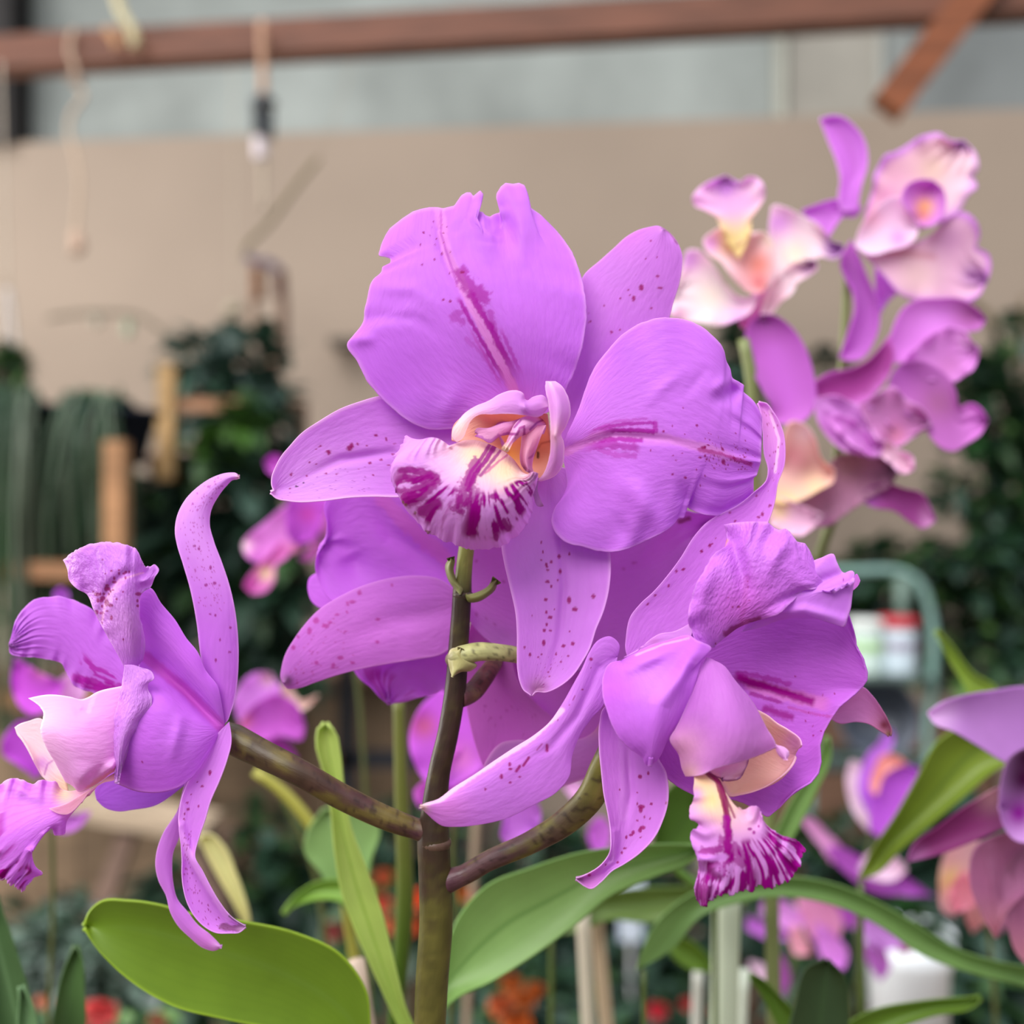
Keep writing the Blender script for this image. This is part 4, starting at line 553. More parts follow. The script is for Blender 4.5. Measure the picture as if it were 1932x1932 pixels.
petal(f4, 'sepal', [(930, 1215), (985, 1302), (1020, 1340), (1070, 1400), (1150, 1410), (1180, 1310), (1130, 1230), (1050, 1200)], 4, D4 + .004, d=(0, 2, 2), seed=67, n=60, col=[base(lin(200, 122, 212), .05, 67), blob(1010, 1350, 30, lin(188, 90, 216), .6)])
petal(f4, 'petal', [(905, 1490), (920, 1430), (945, 1402), (975, 1396), (1030, 1402), (1080, 1398), (1110, 1388), (1145, 1340), (1160, 1400), (1140, 1450), (1080, 1478), (1000, 1500), (940, 1512)], 7, D4 - .002, d=(0, 0, 3), cup=1.5, seed=68, n=60, label='mauve petal behind the long sepal', col=[base(lin(178, 108, 188), .05, 68), edge(lin(214, 150, 214), .08, .6), blob(1120, 1360, 24, lin(206, 140, 130), .6)])
petal(f4, 'sepal', [(1560, 1350), (1590, 1310), (1615, 1300), (1628, 1297), (1645, 1312), (1662, 1336), (1675, 1360), (1681, 1382), (1678, 1388), (1660, 1378), (1640, 1366), (1615, 1362), (1585, 1365)], 8, D2 + .022, d=(0, 0, 0), cup=-1, seed=69, n=50, label='brown-tipped sepal behind the rear petal', col=[base(lin(196, 126, 190), .05, 69), gv(lin(176, 100, 120), .5, .95, .6), blob(1668, 1368, 10, lin(110, 30, 40), .85), blob(1676, 1384, 6, lin(130, 110, 60), .8)])

# ---- stalk, side stalks, bracts
def stemcol(a, b, c_, seed=0):
    def f(V, U, W):
        n = fbm(W * 9 + seed, U * 5, seed)[..., None]; m = fbm(W * 26, U * 9 + 3, seed + 4)[..., None]; g = ss(.35, .75, W)[..., None]
        c = a * (1 - g) + b * g; c = c * (1 - ss(.35, .7, n)) + c_ * ss(.35, .7, n) * 1.0
        fl = ss(.70, .8, vn(W * 70, U * 16, seed + 9))[..., None] * .6; j = (1 - ss(0, .16, W))[..., None] * .6
        c = c * (1 - fl) + lin(40, 22, 20) * fl; c = c * (1 - j) + lin(86, 34, 62) * j
        return c * (0.62 + 0.7 * m)
    return f
GRN = lin(118, 122, 56); OLV = lin(82, 76, 32); BRN = lin(50, 34, 24); LGR = lin(140, 142, 72)
rod(orchid, 'stalk', [(884, 1010, 12, 15), (878, 1050, 12, 15), (874, 1090, 12, 16), (872, 1115, 12, 18), (870, 1150, 12, 18), (865, 1220, 12, 19), (860, 1290, 12, 20), (846, 1380, 12, 20), (828, 1460, 12, 21), (820, 1530, 12, 25), (818, 1590, 12, 31), (820, 1640, 12, 31), (823, 1725, 12, 32), (815, 1850, 12, 31), (811, 1932, 12, 30), (800, 2300, 12, 30), (800, 2820, 14, 34)], D1,
    lambda V, U, W: (lambda n, m: (LGR * (1 - ss(.02, .07, W)[..., None]) + (BRN * (1 - n) + OLV * n) * ss(.02, .07, W)[..., None]) * (0.6 + 0.75 * m))(ss(.3, .7, fbm(W * 60, U * 4, 3) * .6 + .4 * ss(.28, .42, W))[..., None], fbm(W * 120, U * 10, 8)[..., None]), label='brown-green main stalk')
rod(orchid, 'pedicel', [(828, 1572, 13, 16), (806, 1570, 12, 21), (780, 1562, 12, 20), (740, 1548, 11, 22), (650, 1506, 9, 24), (560, 1455, 6, 25), (490, 1420, 8, 27), (440, 1394, 10, 29), (415, 1380, 12, 22), (400, 1370, 14, 12)], D1, stemcol(lin(70, 44, 42), lin(66, 50, 32), lin(98, 84, 40), 5), label='brown side stalk to the profile flower')
rod(orchid, 'pedicel', [(812, 1676, 13, 18), (845, 1662, 12, 23), (872, 1652, 12, 19), (920, 1625, 11, 19), (1000, 1590, 9, 21), (1070, 1548, 7, 25), (1115, 1502, 5, 27), (1138, 1450, 4, 26), (1160, 1390, 2, 22), (1172, 1290, 0, 16)], D1, stemcol(lin(84, 56, 58), lin(100, 98, 36), lin(112, 106, 46), 6), label='olive side stalk to the ruffled flower')
rod(orchid, 'pedicel', [(853, 1245, 10, 14), (868, 1238, 6, 19), (900, 1230, 6, 18), (950, 1232, 8, 16), (1000, 1238, 13, 15), (1060, 1220, 20, 15), (1100, 1190, 26, 14)], D1, stemcol(lin(160, 158, 100), lin(146, 146, 84), lin(170, 168, 112), 7), label='pale green side stalk')
rod(orchid, 'pedicel', [(866, 1316, 13, 20), (890, 1306, 16, 19), (912, 1280, 20, 18), (928, 1258, 27, 16), (940, 1236, 38, 12)], D1, stemcol(lin(96, 46, 50), lin(120, 96, 66), lin(110, 78, 60), 9), label='reddish side stalk of the rear flower')
rod(orchid, 'pedicel', [(884, 1012, 12, 15), (900, 960, 14, 14), (950, 910, 18, 12), (1000, 870, 26, 10)], D1, LGR)
petal(orchid, 'bract', [(853, 1278), (848, 1262), (845, 1245), (850, 1225), (870, 1222), (880, 1240), (900, 1256), (888, 1266), (870, 1268)], 4, D1 + .003, d=(0, 0, 0), cup=3, n=40, th=.001, mt=M_STEM, col=[base(lin(140, 142, 84), .12), edge(lin(186, 184, 140), .10, .6)], label='papery bract at the side stalk')
petal(orchid, 'bract', [(868, 1122), (852, 1105), (842, 1085), (840, 1066), (850, 1051), (857, 1054), (856, 1075), (862, 1095), (874, 1112)], 4, D1 + .008, cup=2.5, n=40, th=.0012, mt=M_STEM, col=[base(lin(112, 124, 66), .12), edge(lin(90, 70, 60), .1, .4)], label='upright green bract')
petal(orchid, 'bract', [(878, 1122), (900, 1117), (920, 1106), (930, 1094), (938, 1093), (936, 1110), (920, 1126), (900, 1136), (884, 1136)], 4, D1 + .008, cup=2, n=40, th=.0015, mt=M_STEM, col=[base(lin(112, 122, 60), .12), blob(932, 1100, 6, lin(70, 50, 40), .6)], label='curved green bract')
def ring(x, y, rx, dz, col):
    mb = MB(); p = P(x, y, D1 + dz); r = rx * (D1 + dz) / F
    mb.lathe(p, [(r * .96, -r * .35), (r * 1.08, -r * .2), (r * 1.1, 0), (r * 1.05, r * .2), (r * .9, r * .3)], col, n=28); return mb.build('node', M_STEM, orchid)
ring(873, 1122, 18, .012, lin(70, 56, 46)); ring(820, 1590, 29, .012, lin(84, 62, 50))

# ---- leaves of the plant in focus
GL = lin(82, 132, 24); GL2 = lin(98, 156, 70)
petal(orchid, 'leaf', [(760, 2080), (700, 1960), (690, 1870), (640, 1800), (560, 1762), (450, 1738), (350, 1722), (300, 1708), (240, 1700), (190, 1702), (168, 1722), (162, 1748), (176, 1780), (210, 1820), (260, 1862), (330, 1900), (430, 1925), (540, 1950), (640, 2010), (720, 2090)], 11, .345, d=(10, 0, 2), cup=-2, mid=[(740, 2085), (640, 1900), (520, 1830), (400, 1790), (280, 1755), (162, 1748)], n=110, th=.0016, mt=M_LEAF, label='broad bright green leaf, rounded tip',
      col=[base(lin(98, 138, 28), .08, 71), edge(lin(150, 196, 40), .03, .8), midr(lin(100, 140, 40), .04, 0, 1, .5), veins(16, .08, col=lin(60, 100, 20))])
petal(orchid, 'leaf', [(740, 2150), (780, 1980), (836, 1820), (868, 1730), (920, 1672), (1000, 1640), (1090, 1612), (1180, 1600), (1290, 1596), (1325, 1600), (1300, 1625), (1240, 1650), (1150, 1690), (1090, 1740), (1010, 1800), (930, 1850), (850, 1890), (800, 1970), (770, 2150)], 9, .385, d=(-20, 10, 10), cup=-5, n=90, th=.0018, mt=M_LEAF, label='long green leaf behind the stalk', col=[base(lin(128, 178, 90), .08, 72), midr(lin(92, 140, 60), .035, 0, 1, .8), veins(10, .06, col=lin(60, 100, 20)), edge(lin(70, 120, 30), .02, .5)])
# pot and bulbs below the picture
def pot(parent, c, r, h, colr, name='pot', matl=None):
    mb = MB(); mb.lathe(c, [(0.001, 0), (r * .72, 0), (r * .98, h * .9), (r * 1.06, h * .9), (r * 1.08, h), (r * .98, h), (r * .94, h * .88), (r * .9, h * .86), (0.001, h * .86)], colr); return mb.build(name, matl or M_POT, parent)
M_POT = mat('pot_surface', .8, .2, 0, mott=(30, .12, 4))
M_WOOD = mat('wood_grain', .55, .3, 0, mott=(6, .3, 6, (1, 8, 14)))
BT = 0.80
pc = P(800, 2820, D1 + .014)
pot(orchid, (pc[0], pc[1] + .02, BT), .07, .11, lin(150, 84, 60))
for i, (dx, dy, h) in enumerate([(-.03, .02, .15), (.0, .05, .13), (.035, .03, .16)]):
    mb = MB(); q = np.array([pc[0] + dx, pc[1] + dy, BT + .09]); mb.tube([q, q + [dx * .2, 0, h * .5], q + [dx * .5, 0, h]], [.007, .013, .006], colf=lambda V, U, W: np.broadcast_to(lin(120, 134, 70), V.shape), n=16); mb.build('pseudobulb', M_STEM, orchid)
# ================================================================ flowers out of focus
def Q(parent, out, D, col, name='petal', tip=None, n=34, d=(0, 2, 3), cup=-3.0, **k):
    if tip is None:
        tip = max(range(1, len(out) - 1), key=lambda i: math.hypot(out[i][0] - out[0][0], out[i][1] - out[0][1]))
    k.setdefault('mt', M_BLUR); k.setdefault('th', .0007)
    return petal(parent, name, out, tip, D, d=d, cup=cup, n=n, col=col, **k)
ca = lambda pts: T(1240, 180, .3582, pts)
cb = lambda pts: T(1350, 560, .3012, pts)
WH = lin(248, 236, 240); LPU = lin(222, 150, 244); PU = lin(204, 118, 226); DP = lin(172, 78, 172); YL = lin(236, 230, 150)
def plant(name, x, y, D, label, group=None, cat='orchid', bz=None):
    p = P(x, y, D); return thing(name, (p[0], p[1], BT if bz is None else bz), label, cat, group)
DR = .47
pr = plant('orchid_spray', 1560, 900, DR, 'blurred spray of white-and-lilac orchids against the beige wall, tallest in the scene')
g = flower('white and lilac bloom with a yellow throat', 1400, 480, DR, pr)
Q(g, ca([(540, 1060), (420, 1060), (330, 950), (260, 850), (220, 815), (160, 815), (130, 900), (95, 1050), (70, 1160), (130, 1190), (250, 1200), (330, 1215), (400, 1190), (470, 1160)]), DR, [base(WH), gv(lin(238, 206, 240), .5, .1, .5), blob(1300, 490, 22, LPU, .7), blob(1340, 560, 34, lin(250, 246, 226), .8), blob(1278, 595, 16, lin(206, 140, 200), .6), blob(1390, 610, 24, LPU, .6)], tip=7, ruf=1.5, rf=4, seed=1, folds=[(ca([(500, 1040), (330, 960)]), 12, -3)])
Q(g, ca([(560, 960), (585, 800), (595, 640), (605, 580), (690, 595), (780, 640), (870, 700), (920, 770), (980, 790), (975, 830), (930, 865), (860, 850), (800, 890), (720, 880), (660, 940), (600, 1010)]), DR + .004, [base(WH), gv(LPU, .75, 1, .7), blob(1470, 420, 26, LPU, .7), blob(1500, 480, 26, YL, .4), blob(1575, 470, 22, lin(150, 60, 180), .8)], tip=8, ruf=1.5, rf=4, seed=2)
Q(g, ca([(540, 1180), (560, 1080), (610, 980), (700, 900), (760, 870), (830, 870), (845, 900), (800, 950), (740, 985), (720, 1030), (650, 1090), (600, 1150)]), DR + .002, [base(WH), blob(1525, 500, 20, lin(160, 70, 170), .8), blob(1450, 560, 30, lin(210, 140, 180), .5)], ruf=1.2, rf=4, seed=3)
Q(g, ca([(470, 1030), (400, 960), (330, 870), (270, 830), (245, 760), (290, 720), (330, 700), (340, 760), (400, 800), (470, 760), (560, 720), (610, 780), (615, 870), (590, 960), (550, 1040)]), DR - .004, [base(lin(246, 226, 232)), blob(1430, 500, 30, lin(226, 150, 130), .95), blob(1432, 535, 22, lin(220, 130, 130), .9), blob(1380, 455, 24, YL, .8), blob(1450, 450, 20, lin(250, 244, 220), .8), blob(1342, 460, 14, LPU, .6)], tip=8, cup=-7, seed=4, name='lip_tube')
Q(g, ca([(430, 860), (380, 780), (340, 700), (310, 640), (250, 600), (190, 570), (185, 545), (230, 480), (290, 445), (360, 425), (410, 450), (440, 465), (470, 435), (520, 430), (560, 470), (570, 520), (540, 580), (500, 640), (490, 720)]), DR - .008, [base(lin(238, 200, 240)), gv(YL, .62, .2, .95), gv(LPU, .72, .9, .6), blob(1370, 355, 16, lin(196, 110, 226), .6), blob(1425, 360, 14, WH, .6)], tip=9, ruf=1.5, rf=5, seed=5, name='lip')
Q(g, ca([(430, 1150), (480, 1080), (560, 1000), (600, 1030), (560, 1100), (530, 1180), (480, 1240), (440, 1220)]), DR + .002, [base(lin(220, 140, 206))], name='ovary', cup=4)
Q(g, ca([(560, 1720), (640, 1730), (780, 1710), (830, 1640), (825, 1480), (775, 1320), (690, 1205), (600, 1155), (540, 1160), (490, 1200), (462, 1290), (465, 1370), (500, 1450), (560, 1560), (600, 1640)]), DR, [base(lin(200, 112, 214)), gv(lin(170, 84, 176), .6, .95, .7), midr(lin(206, 118, 224), .2, .2, .8, .6)], tip=8, cup=-4, name='sepal', seed=6)
g = flower('highest bloom, lilac with a cream centre', 1700, 450, DR, pr)
DQ = DR + .01
Q(g, ca([(1060, 600), (970, 600), (955, 540), (965, 450), (945, 350), (905, 250), (860, 125), (900, 110), (960, 108), (1040, 160), (1090, 230), (1108, 300), (1105, 380), (1080, 460), (1065, 540)]), DQ, [base(lin(212, 130, 232)), midr(lin(196, 108, 212), .15, .3, .9, .5), edge(lin(230, 180, 240), .1, .7)], name='sepal', tip=6)
Q(g, ca([(1080, 590), (1000, 550), (900, 555), (830, 580), (765, 605), (800, 650), (840, 690), (900, 745), (930, 700), (980, 640), (1040, 640)]), DQ + .003, [base(lin(208, 130, 226))], name='sepal', tip=4)
Q(g, ca([(1075, 720), (1100, 620), (1130, 500), (1150, 400), (1200, 320), (1280, 285), (1330, 250), (1400, 215), (1480, 195), (1540, 230), (1610, 240), (1680, 300), (1690, 390), (1660, 430), (1690, 470), (1640, 530), (1600, 600), (1540, 650), (1400, 700), (1250, 720)]), DQ + .003, [base(lin(238, 208, 222)), edge(lin(206, 130, 236), .14, .8), blob(1760, 320, 34, lin(232, 218, 196), .8), blob(1822, 310, 24, WH, .8), blob(1800, 370, 26, WH, .8), blob(1670, 370, 24, lin(216, 150, 200), .5)], tip=10, ruf=2, rf=5, seed=8, jit=3, jf=14)
Q(g, ca([(1040, 790), (1080, 680), (1150, 600), (1240, 535), (1290, 540), (1330, 600), (1370, 700), (1365, 740), (1320, 790), (1220, 820), (1130, 840)]), DQ - .004, [base(lin(246, 226, 246)), blob(1695, 450, 16, lin(200, 120, 220), .6), blob(1640, 410, 22, lin(230, 170, 190), .5)], tip=6, seed=9, name='lip_lobe')
Q(g, ca([(1370, 680), (1330, 620), (1290, 530), (1310, 480), (1380, 445), (1450, 450), (1500, 490), (1520, 560), (1500, 640), (1440, 690)]), DQ - .003, [base(lin(212, 140, 226)), blob(1745, 390, 18, lin(240, 196, 120), .95), blob(1742, 405, 13, lin(220, 140, 120), .8)], tip=5, seed=10, cup=-6, name='lip')
Q(g, ca([(1040, 790), (1180, 810), (1330, 790), (1450, 730), (1540, 640), (1600, 610), (1680, 660), (1700, 740), (1680, 800), (1740, 830), (1755, 890), (1735, 980), (1680, 1070), (1600, 1100), (1500, 1100), (1400, 1085), (1300, 1060), (1210, 970), (1110, 860)]), DQ - .001, [base(lin(226, 190, 216)), edge(lin(200, 116, 226), .12, .8), line(ca([(1150, 820), (1300, 830), (1450, 850)]), 7, lin(190, 110, 140), .6, rag=.3), blob(1730, 520, 44, lin(226, 206, 200), .8), blob(1835, 520, 20, lin(160, 90, 180), .7), blob(1790, 450, 30, lin(190, 130, 190), .5)], tip=11, ruf=1.6, rf=4, seed=11)
Q(g, ca([(1020, 760), (980, 830), (965, 880), (985, 950), (1030, 1040), (1040, 1120), (1010, 1230), (960, 1380), (1000, 1395), (1070, 1390), (1140, 1300), (1172, 1180), (1150, 1060), (1100, 940), (1070, 860)]), DQ + .002, [base(lin(190, 104, 206)), edge(lin(214, 140, 226), .1, .6)], name='sepal', tip=7)
Q(g, ca([(1150, 900), (1150, 1000), (1150, 1100), (1170, 1150), (1210, 1090), (1270, 1020), (1220, 960)]), DQ + .012, [base(lin(216, 146, 240))], name='sepal')
g = flower('bloom turned to one side, lilac with a curled petal', 1700, 700, DR, pr)
DV = DR + .004
Q(g, cb([(1100, 420), (1085, 320), (1110, 200), (1190, 60), (1260, 20), (1400, 10), (1520, 10), (1620, 60), (1690, 140), (1660, 200), (1560, 220), (1400, 250), (1250, 380)]), DV, [base(lin(214, 134, 226)), blob(1830, 595, 34, lin(160, 80, 150), .8), blob(1760, 600, 30, lin(222, 150, 236), .6)], tip=8)
Q(g, cb([(1120, 480), (1200, 380), (1300, 280), (1400, 210), (1500, 190), (1570, 215), (1600, 270), (1650, 320), (1630, 420), (1560, 500), (1500, 530), (1400, 520), (1250, 520)]), DV - .003, [base(lin(218, 146, 226)), blob(1790, 690, 24, lin(196, 120, 190), .6), blob(1830, 640, 18, lin(240, 206, 244), .8)], tip=7, ruf=1.6, rf=5, seed=13, jit=3, jf=14)
Q(g, cb([(1080, 600), (1100, 500), (1160, 420), (1260, 395), (1370, 430), (1450, 490), (1500, 590), (1530, 690), (1600, 665), (1660, 700), (1705, 770), (1660, 860), (1580, 920), (1490, 970), (1430, 955), (1350, 880), (1290, 800), (1200, 740)]), DV - .006, [base(lin(190, 112, 196)), gv(lin(214, 136, 222), .62, .85, .9), blob(1690, 700, 40, lin(180, 90, 196), .6), blob(1770, 760, 30, lin(170, 110, 140), .5)], tip=10, ruf=1.8, rf=3, seed=14)
Q(g, cb([(1090, 240), (1020, 330), (950, 400), (850, 450), (700, 480), (600, 560), (590, 640), (680, 660), (820, 690), (930, 660), (1020, 580), (1090, 480), (1115, 380)]), DV - .003, [base(lin(196, 100, 196)), line(cb([(1050, 380), (900, 530), (700, 600)]), 26, lin(146, 34, 126), .7, rag=.2), edge(lin(214, 140, 220), .1, .5)], name='sepal', tip=6)
for i, (pp, c_) in enumerate([([(620, 640), (760, 620), (860, 660), (1000, 700), (1090, 800), (1150, 870), (1100, 940), (1000, 1010), (900, 990), (800, 960), (720, 900), (650, 800)], lin(208, 140, 220)), ([(900, 680), (1000, 620), (1100, 560), (1200, 640), (1320, 720), (1350, 800), (1240, 880), (1120, 940), (1020, 900), (950, 800)], lin(196, 126, 190)),
    ([(700, 760), (800, 740), (900, 800), (980, 880), (1010, 1000), (900, 960), (780, 860)], lin(222, 150, 232)), ([(1040, 1000), (1080, 900), (1150, 960), (1230, 1000), (1240, 1080), (1180, 1110), (1100, 1050)], lin(236, 206, 226))]):
    Q(g, cb(pp), DV - .008 - .002 * i, [base(c_, .2), edge(lin(232, 180, 240), .12, .6), blob(1690, 820, 20, lin(196, 110, 120), .5)], ruf=2.2, rf=3, seed=15 + i, name='lip_frill', folds=[(cb([(700 + 80 * i, 700), (900 + 60 * i, 900)]), 8, -3)])
g = flower('lowest bloom of the spray with a yellow lip', 1500, 900, DR, pr)
Q(g, cb([(380, 1100), (420, 1000), (430, 850), (470, 780), (560, 800), (620, 880), (660, 1010), (740, 1080), (740, 1150), (650, 1210), (520, 1280), (420, 1300), (350, 1280)]), DR - .002, [base(lin(232, 200, 190)), blob(1520, 880, 26, lin(150, 90, 80), .7), blob(1495, 860, 30, lin(220, 140, 160), .6), blob(1540, 920, 26, lin(240, 226, 170), .8), blob(1480, 960, 36, YL, .9), blob(1520, 815, 22, WH, .7)], tip=7, cup=-7, name='lip_tube')
Q(g, cb([(400, 1250), (500, 1290), (600, 1330), (670, 1370), (620, 1440), (530, 1500), (440, 1480), (350, 1430), (320, 1340)]), DR - .006, [base(lin(238, 208, 232)), blob(1470, 965, 18, YL, .7)], ruf=1.4, name='lip')
Q(g, cb([(500, 1300), (560, 1200), (680, 1100), (760, 1000), (900, 980), (1040, 990), (1150, 1080), (1100, 1180), (980, 1250), (860, 1330), (760, 1400), (700, 1440), (620, 1440), (560, 1360)]), DR + .006, [base(lin(176, 128, 160), .2), blob(1600, 870, 40, lin(160, 130, 110), .6), blob(1560, 990, 16, lin(140, 60, 130), .6)], tip=6, ruf=1.5)
Q(g, cb([(900, 1275), (960, 1200), (1080, 1170), (1180, 1200), (1290, 1230), (1350, 1330), (1375, 1400), (1300, 1450), (1220, 1410), (1120, 1340), (1000, 1320)]), DR + .008, [base(lin(160, 70, 150)), gv(lin(214, 160, 214), .7, .95, .8), blob(1640, 945, 18, lin(200, 120, 220), .7)], name='sepal', tip=6)
for pp in ([(1402, 640, 0, 11), (1415, 700, 0, 12), (1420, 900, 10, 12), (1440, 1200, 20, 13), (1460, 1900, 30, 14), (1465, 2150, 30, 15)], [(1600, 460, 14, 8), (1590, 700, 20, 9), (1560, 1000, 24, 10), (1460, 1300, 24, 11)], [(1650, 740, 12, 8), (1600, 900, 20, 9), (1540, 1060, 24, 10)], [(1490, 930, 8, 8), (1470, 1100, 20, 9)]):
    rod(pr, 'stalk', pp, DR, lin(120, 128, 80), n=12)
pp = P(1465, 2150, DR + .03); pot(pr, (pp[0], pp[1], BT), .07, .11, lin(130, 80, 60)); rod(pr, 'pseudobulb', [(1465, 2140, 30, 22), (1465, 2450, 30, 30), (1465, 2640, 30, 24)], DR, lin(120, 134, 70), n=14)

# smaller blurred flowers, each on its own stalk; built from tracings of five or six petals
def small(name, lab, D, petals, stalk, group=None, cat='orchid', srad=9, pr_=.06, ph=.09, pcol=None):
    x, y = stalk[0][:2]; t = plant(name, stalk[-1][0], stalk[-1][1], D, lab, group, cat)
    g = flower(None, x, y, D, t); 
    for i, q in enumerate(petals):
        out, col = q[0], q[1]; nm = q[2] if len(q) > 2 else 'petal'; dz = q[3] if len(q) > 3 else 0.002 * i
        Q(g, out, D + dz, [base(col, .1)] + (q[4] if len(q) > 4 else []), name=nm, seed=i, n=26, ruf=1.0, rf=3)
    srad = srad * .6; stalk = list(stalk); bx, by = stalk[-1][:2]; bb = 966 + (CZ - BT - ph * .8) * F / D
    full = [(a, b, 8, srad) for a, b in stalk] + [(bx, bb, 8, srad * 1.2)]
    rod(t, 'stalk', full, D, lin(78, 84, 44), n=12)
    q = P(bx, bb, D + .008); pot(t, (q[0], q[1], BT), pr_, ph, lin(126, 80, 60) if pcol is None else pcol)
    return t
MG = lin(206, 110, 232)
small('orchid_spray', 'small blurred orchid peeking out behind the sepal at the dark foliage', .62, [
    ([(560, 940), (530, 960), (500, 985), (470, 1010), (458, 1025), (462, 1045), (480, 1060), (510, 1065), (540, 1050), (570, 1035), (600, 1010), (600, 960)], lin(226, 150, 232), 'petal', -.004, [blob(462, 1030, 14, WH, .9), blob(560, 1040, 20, lin(220, 140, 150), .6)]),
    ([(600, 880), (560, 900), (545, 940), (540, 990), (545, 1015), (560, 1028), (590, 1020), (610, 980), (620, 920)], lin(196, 84, 216), 'petal', -.008, [blob(580, 970, 16, lin(206, 60, 170), .6)]),
    ([(530, 1020), (510, 1045), (490, 1065), (468, 1090), (460, 1105), (475, 1120), (500, 1117), (518, 1095), (520, 1070), (545, 1045)], lin(214, 120, 200), 'lip', -.006, [blob(502, 1082, 14, lin(240, 236, 180), .95), blob(470, 1100, 10, lin(190, 70, 180), .6)]),
    ([(620, 960), (600, 1000), (580, 1040), (565, 1055), (590, 1058), (615, 1040), (630, 1000)], lin(230, 166, 230)), ([(540, 870), (515, 858), (500, 870), (505, 888), (530, 900)], lin(196, 90, 206), 'sepal')], [(600, 1000), (660, 1200), (690, 1500), (700, 1930)], srad=7)
small('orchid_spray', 'blurred lilac orchid beside the rising brown side stalk', .60, [
    ([(450, 1360), (440, 1320), (455, 1290), (480, 1270), (510, 1270), (530, 1300), (520, 1340), (490, 1370)], lin(206, 136, 224), 'petal', 0, [blob(505, 1280, 14, lin(226, 200, 200), .8)]),
    ([(450, 1370), (480, 1330), (520, 1310), (560, 1330), (575, 1370), (570, 1395), (530, 1390), (490, 1400)], lin(192, 90, 204), 'petal', -.006, [blob(460, 1360, 16, lin(206, 120, 110), .6)]),
    ([(460, 1380), (500, 1385), (540, 1400), (560, 1430), (540, 1440), (500, 1420), (470, 1405)], lin(190, 90, 200)), ([(520, 1330), (540, 1290), (550, 1300), (560, 1320), (600, 1312), (570, 1340)], lin(226, 214, 196), 'sepal')], [(480, 1370), (520, 1480), (580, 1600), (620, 1930)], srad=9)
small('orchid_spray', 'bright magenta orchid half hidden behind the main stalk', .47, [
    ([(830, 1300), (790, 1340), (772, 1390), (778, 1430), (800, 1470), (840, 1490), (900, 1460), (930, 1420), (900, 1340)], lin(212, 110, 236), 'petal', 0, [blob(800, 1370, 22, lin(220, 120, 150), .7), blob(870, 1430, 26, lin(244, 150, 232), .7)]),
    ([(880, 1400), (910, 1430), (920, 1480), (890, 1520), (850, 1540), (790, 1520), (780, 1500), (820, 1460)], lin(220, 120, 230), 'petal'),
    ([(930, 1500), (950, 1550), (945, 1580), (960, 1595), (990, 1580), (1015, 1560), (1020, 1530), (1000, 1500)], lin(206, 130, 232), 'petal')], [(900, 1430), (860, 1560), (860, 1750), (850, 1950)], srad=8)
small('orchid_spray', 'vivid violet orchid behind the profile flower near the frame side', .55, [
    ([(120, 1290), (60, 1260), (30, 1240), (22, 1280), (35, 1330), (60, 1350), (100, 1330)], lin(204, 90, 222), 'petal', 0, [blob(80, 1260, 18, lin(226, 150, 170), .7)]),
    ([(80, 1370), (40, 1360), (8, 1390), (3, 1420), (30, 1440), (70, 1470), (90, 1420)], lin(190, 84, 214)), ([(100, 1120), (115, 1108), (128, 1118), (130, 1140), (110, 1150)], lin(190, 110, 220)),
    ([(150, 1540), (110, 1540), (95, 1560), (120, 1572), (150, 1560), (170, 1530)], lin(196, 120, 216)), ([(130, 1270), (100, 1300), (110, 1340), (150, 1330), (160, 1290)], lin(226, 180, 232))], [(90, 1400), (100, 1700), (90, 1950)], srad=7)
# right edge: pale mauve flower with a dark throat
t = plant('orchid_spray', 1990, 1700, .42, 'pale mauve orchid with a very dark purple throat, cut off by the frame'); g = flower(None, 1932, 1450, .42, t)
Q(g, [(2050, 1400), (1990, 1310), (1932, 1295), (1880, 1302), (1820, 1312), (1770, 1330), (1752, 1345), (1760, 1362), (1800, 1380), (1850, 1410), (1900, 1440), (1980, 1450)], .42, [base(lin(178, 128, 200), .1), gv(lin(226, 196, 240), .75, .98, .9)], name='sepal', tip=6)
Q(g, [(2000, 1400), (1940, 1410), (1905, 1430), (1890, 1470), (1886, 1520), (1895, 1560), (1915, 1585), (1950, 1590), (2010, 1540)], .415, [base(lin(206, 160, 226)), blob(1932, 1470, 50, lin(60, 0, 50), 1), blob(1922, 1535, 34, lin(120, 0, 130), 1), blob(1940, 1430, 40, lin(60, 0, 50), 1)], name='lip', tip=4, cup=-8)
Q(g, [(1960, 1480), (1900, 1480), (1840, 1510), (1770, 1560), (1720, 1600), (1712, 1625), (1760, 1615), (1830, 1590), (1900, 1560), (1960, 1540)], .43, [base(lin(130, 50, 110), .1), gv(lin(190, 130, 190), .8, 1, .7), blob(1870, 1500, 30, lin(214, 180, 180), .6)], name='sepal', tip=5)
for i, pp in enumerate([[(1960, 1560), (1900, 1570), (1840, 1600), (1830, 1660), (1850, 1720), (1880, 1770), (1900, 1720), (1940, 1680), (1990, 1640)], [(2000, 1560), (1930, 1600), (1890, 1640), (1900, 1730), (1920, 1800), (1950, 1830), (1980, 1760), (2020, 1650)]]):
    Q(g, pp, .432 + .004 * i, [base(lin(172, 110, 150), .15), gv(lin(196, 140, 150), .6, .95, .7)], name='petal', cup=-5, folds=[([(1870 + 40 * i, 1600), (1880 + 40 * i, 1760)], 8, -3)])
rod(t, 'stalk', [(1980, 1450, 10, 10), (2020, 1700, 12, 11), (2010, 2200, 12, 12), (2000, 966 + (CZ - BT - .07) * F / .43, 10, 13)], .42, lin(120, 128, 70), n=12)
q = P(2000, 2000, .43); pot(t, (q[0], q[1], BT), .055, .09, lin(126, 80, 60))
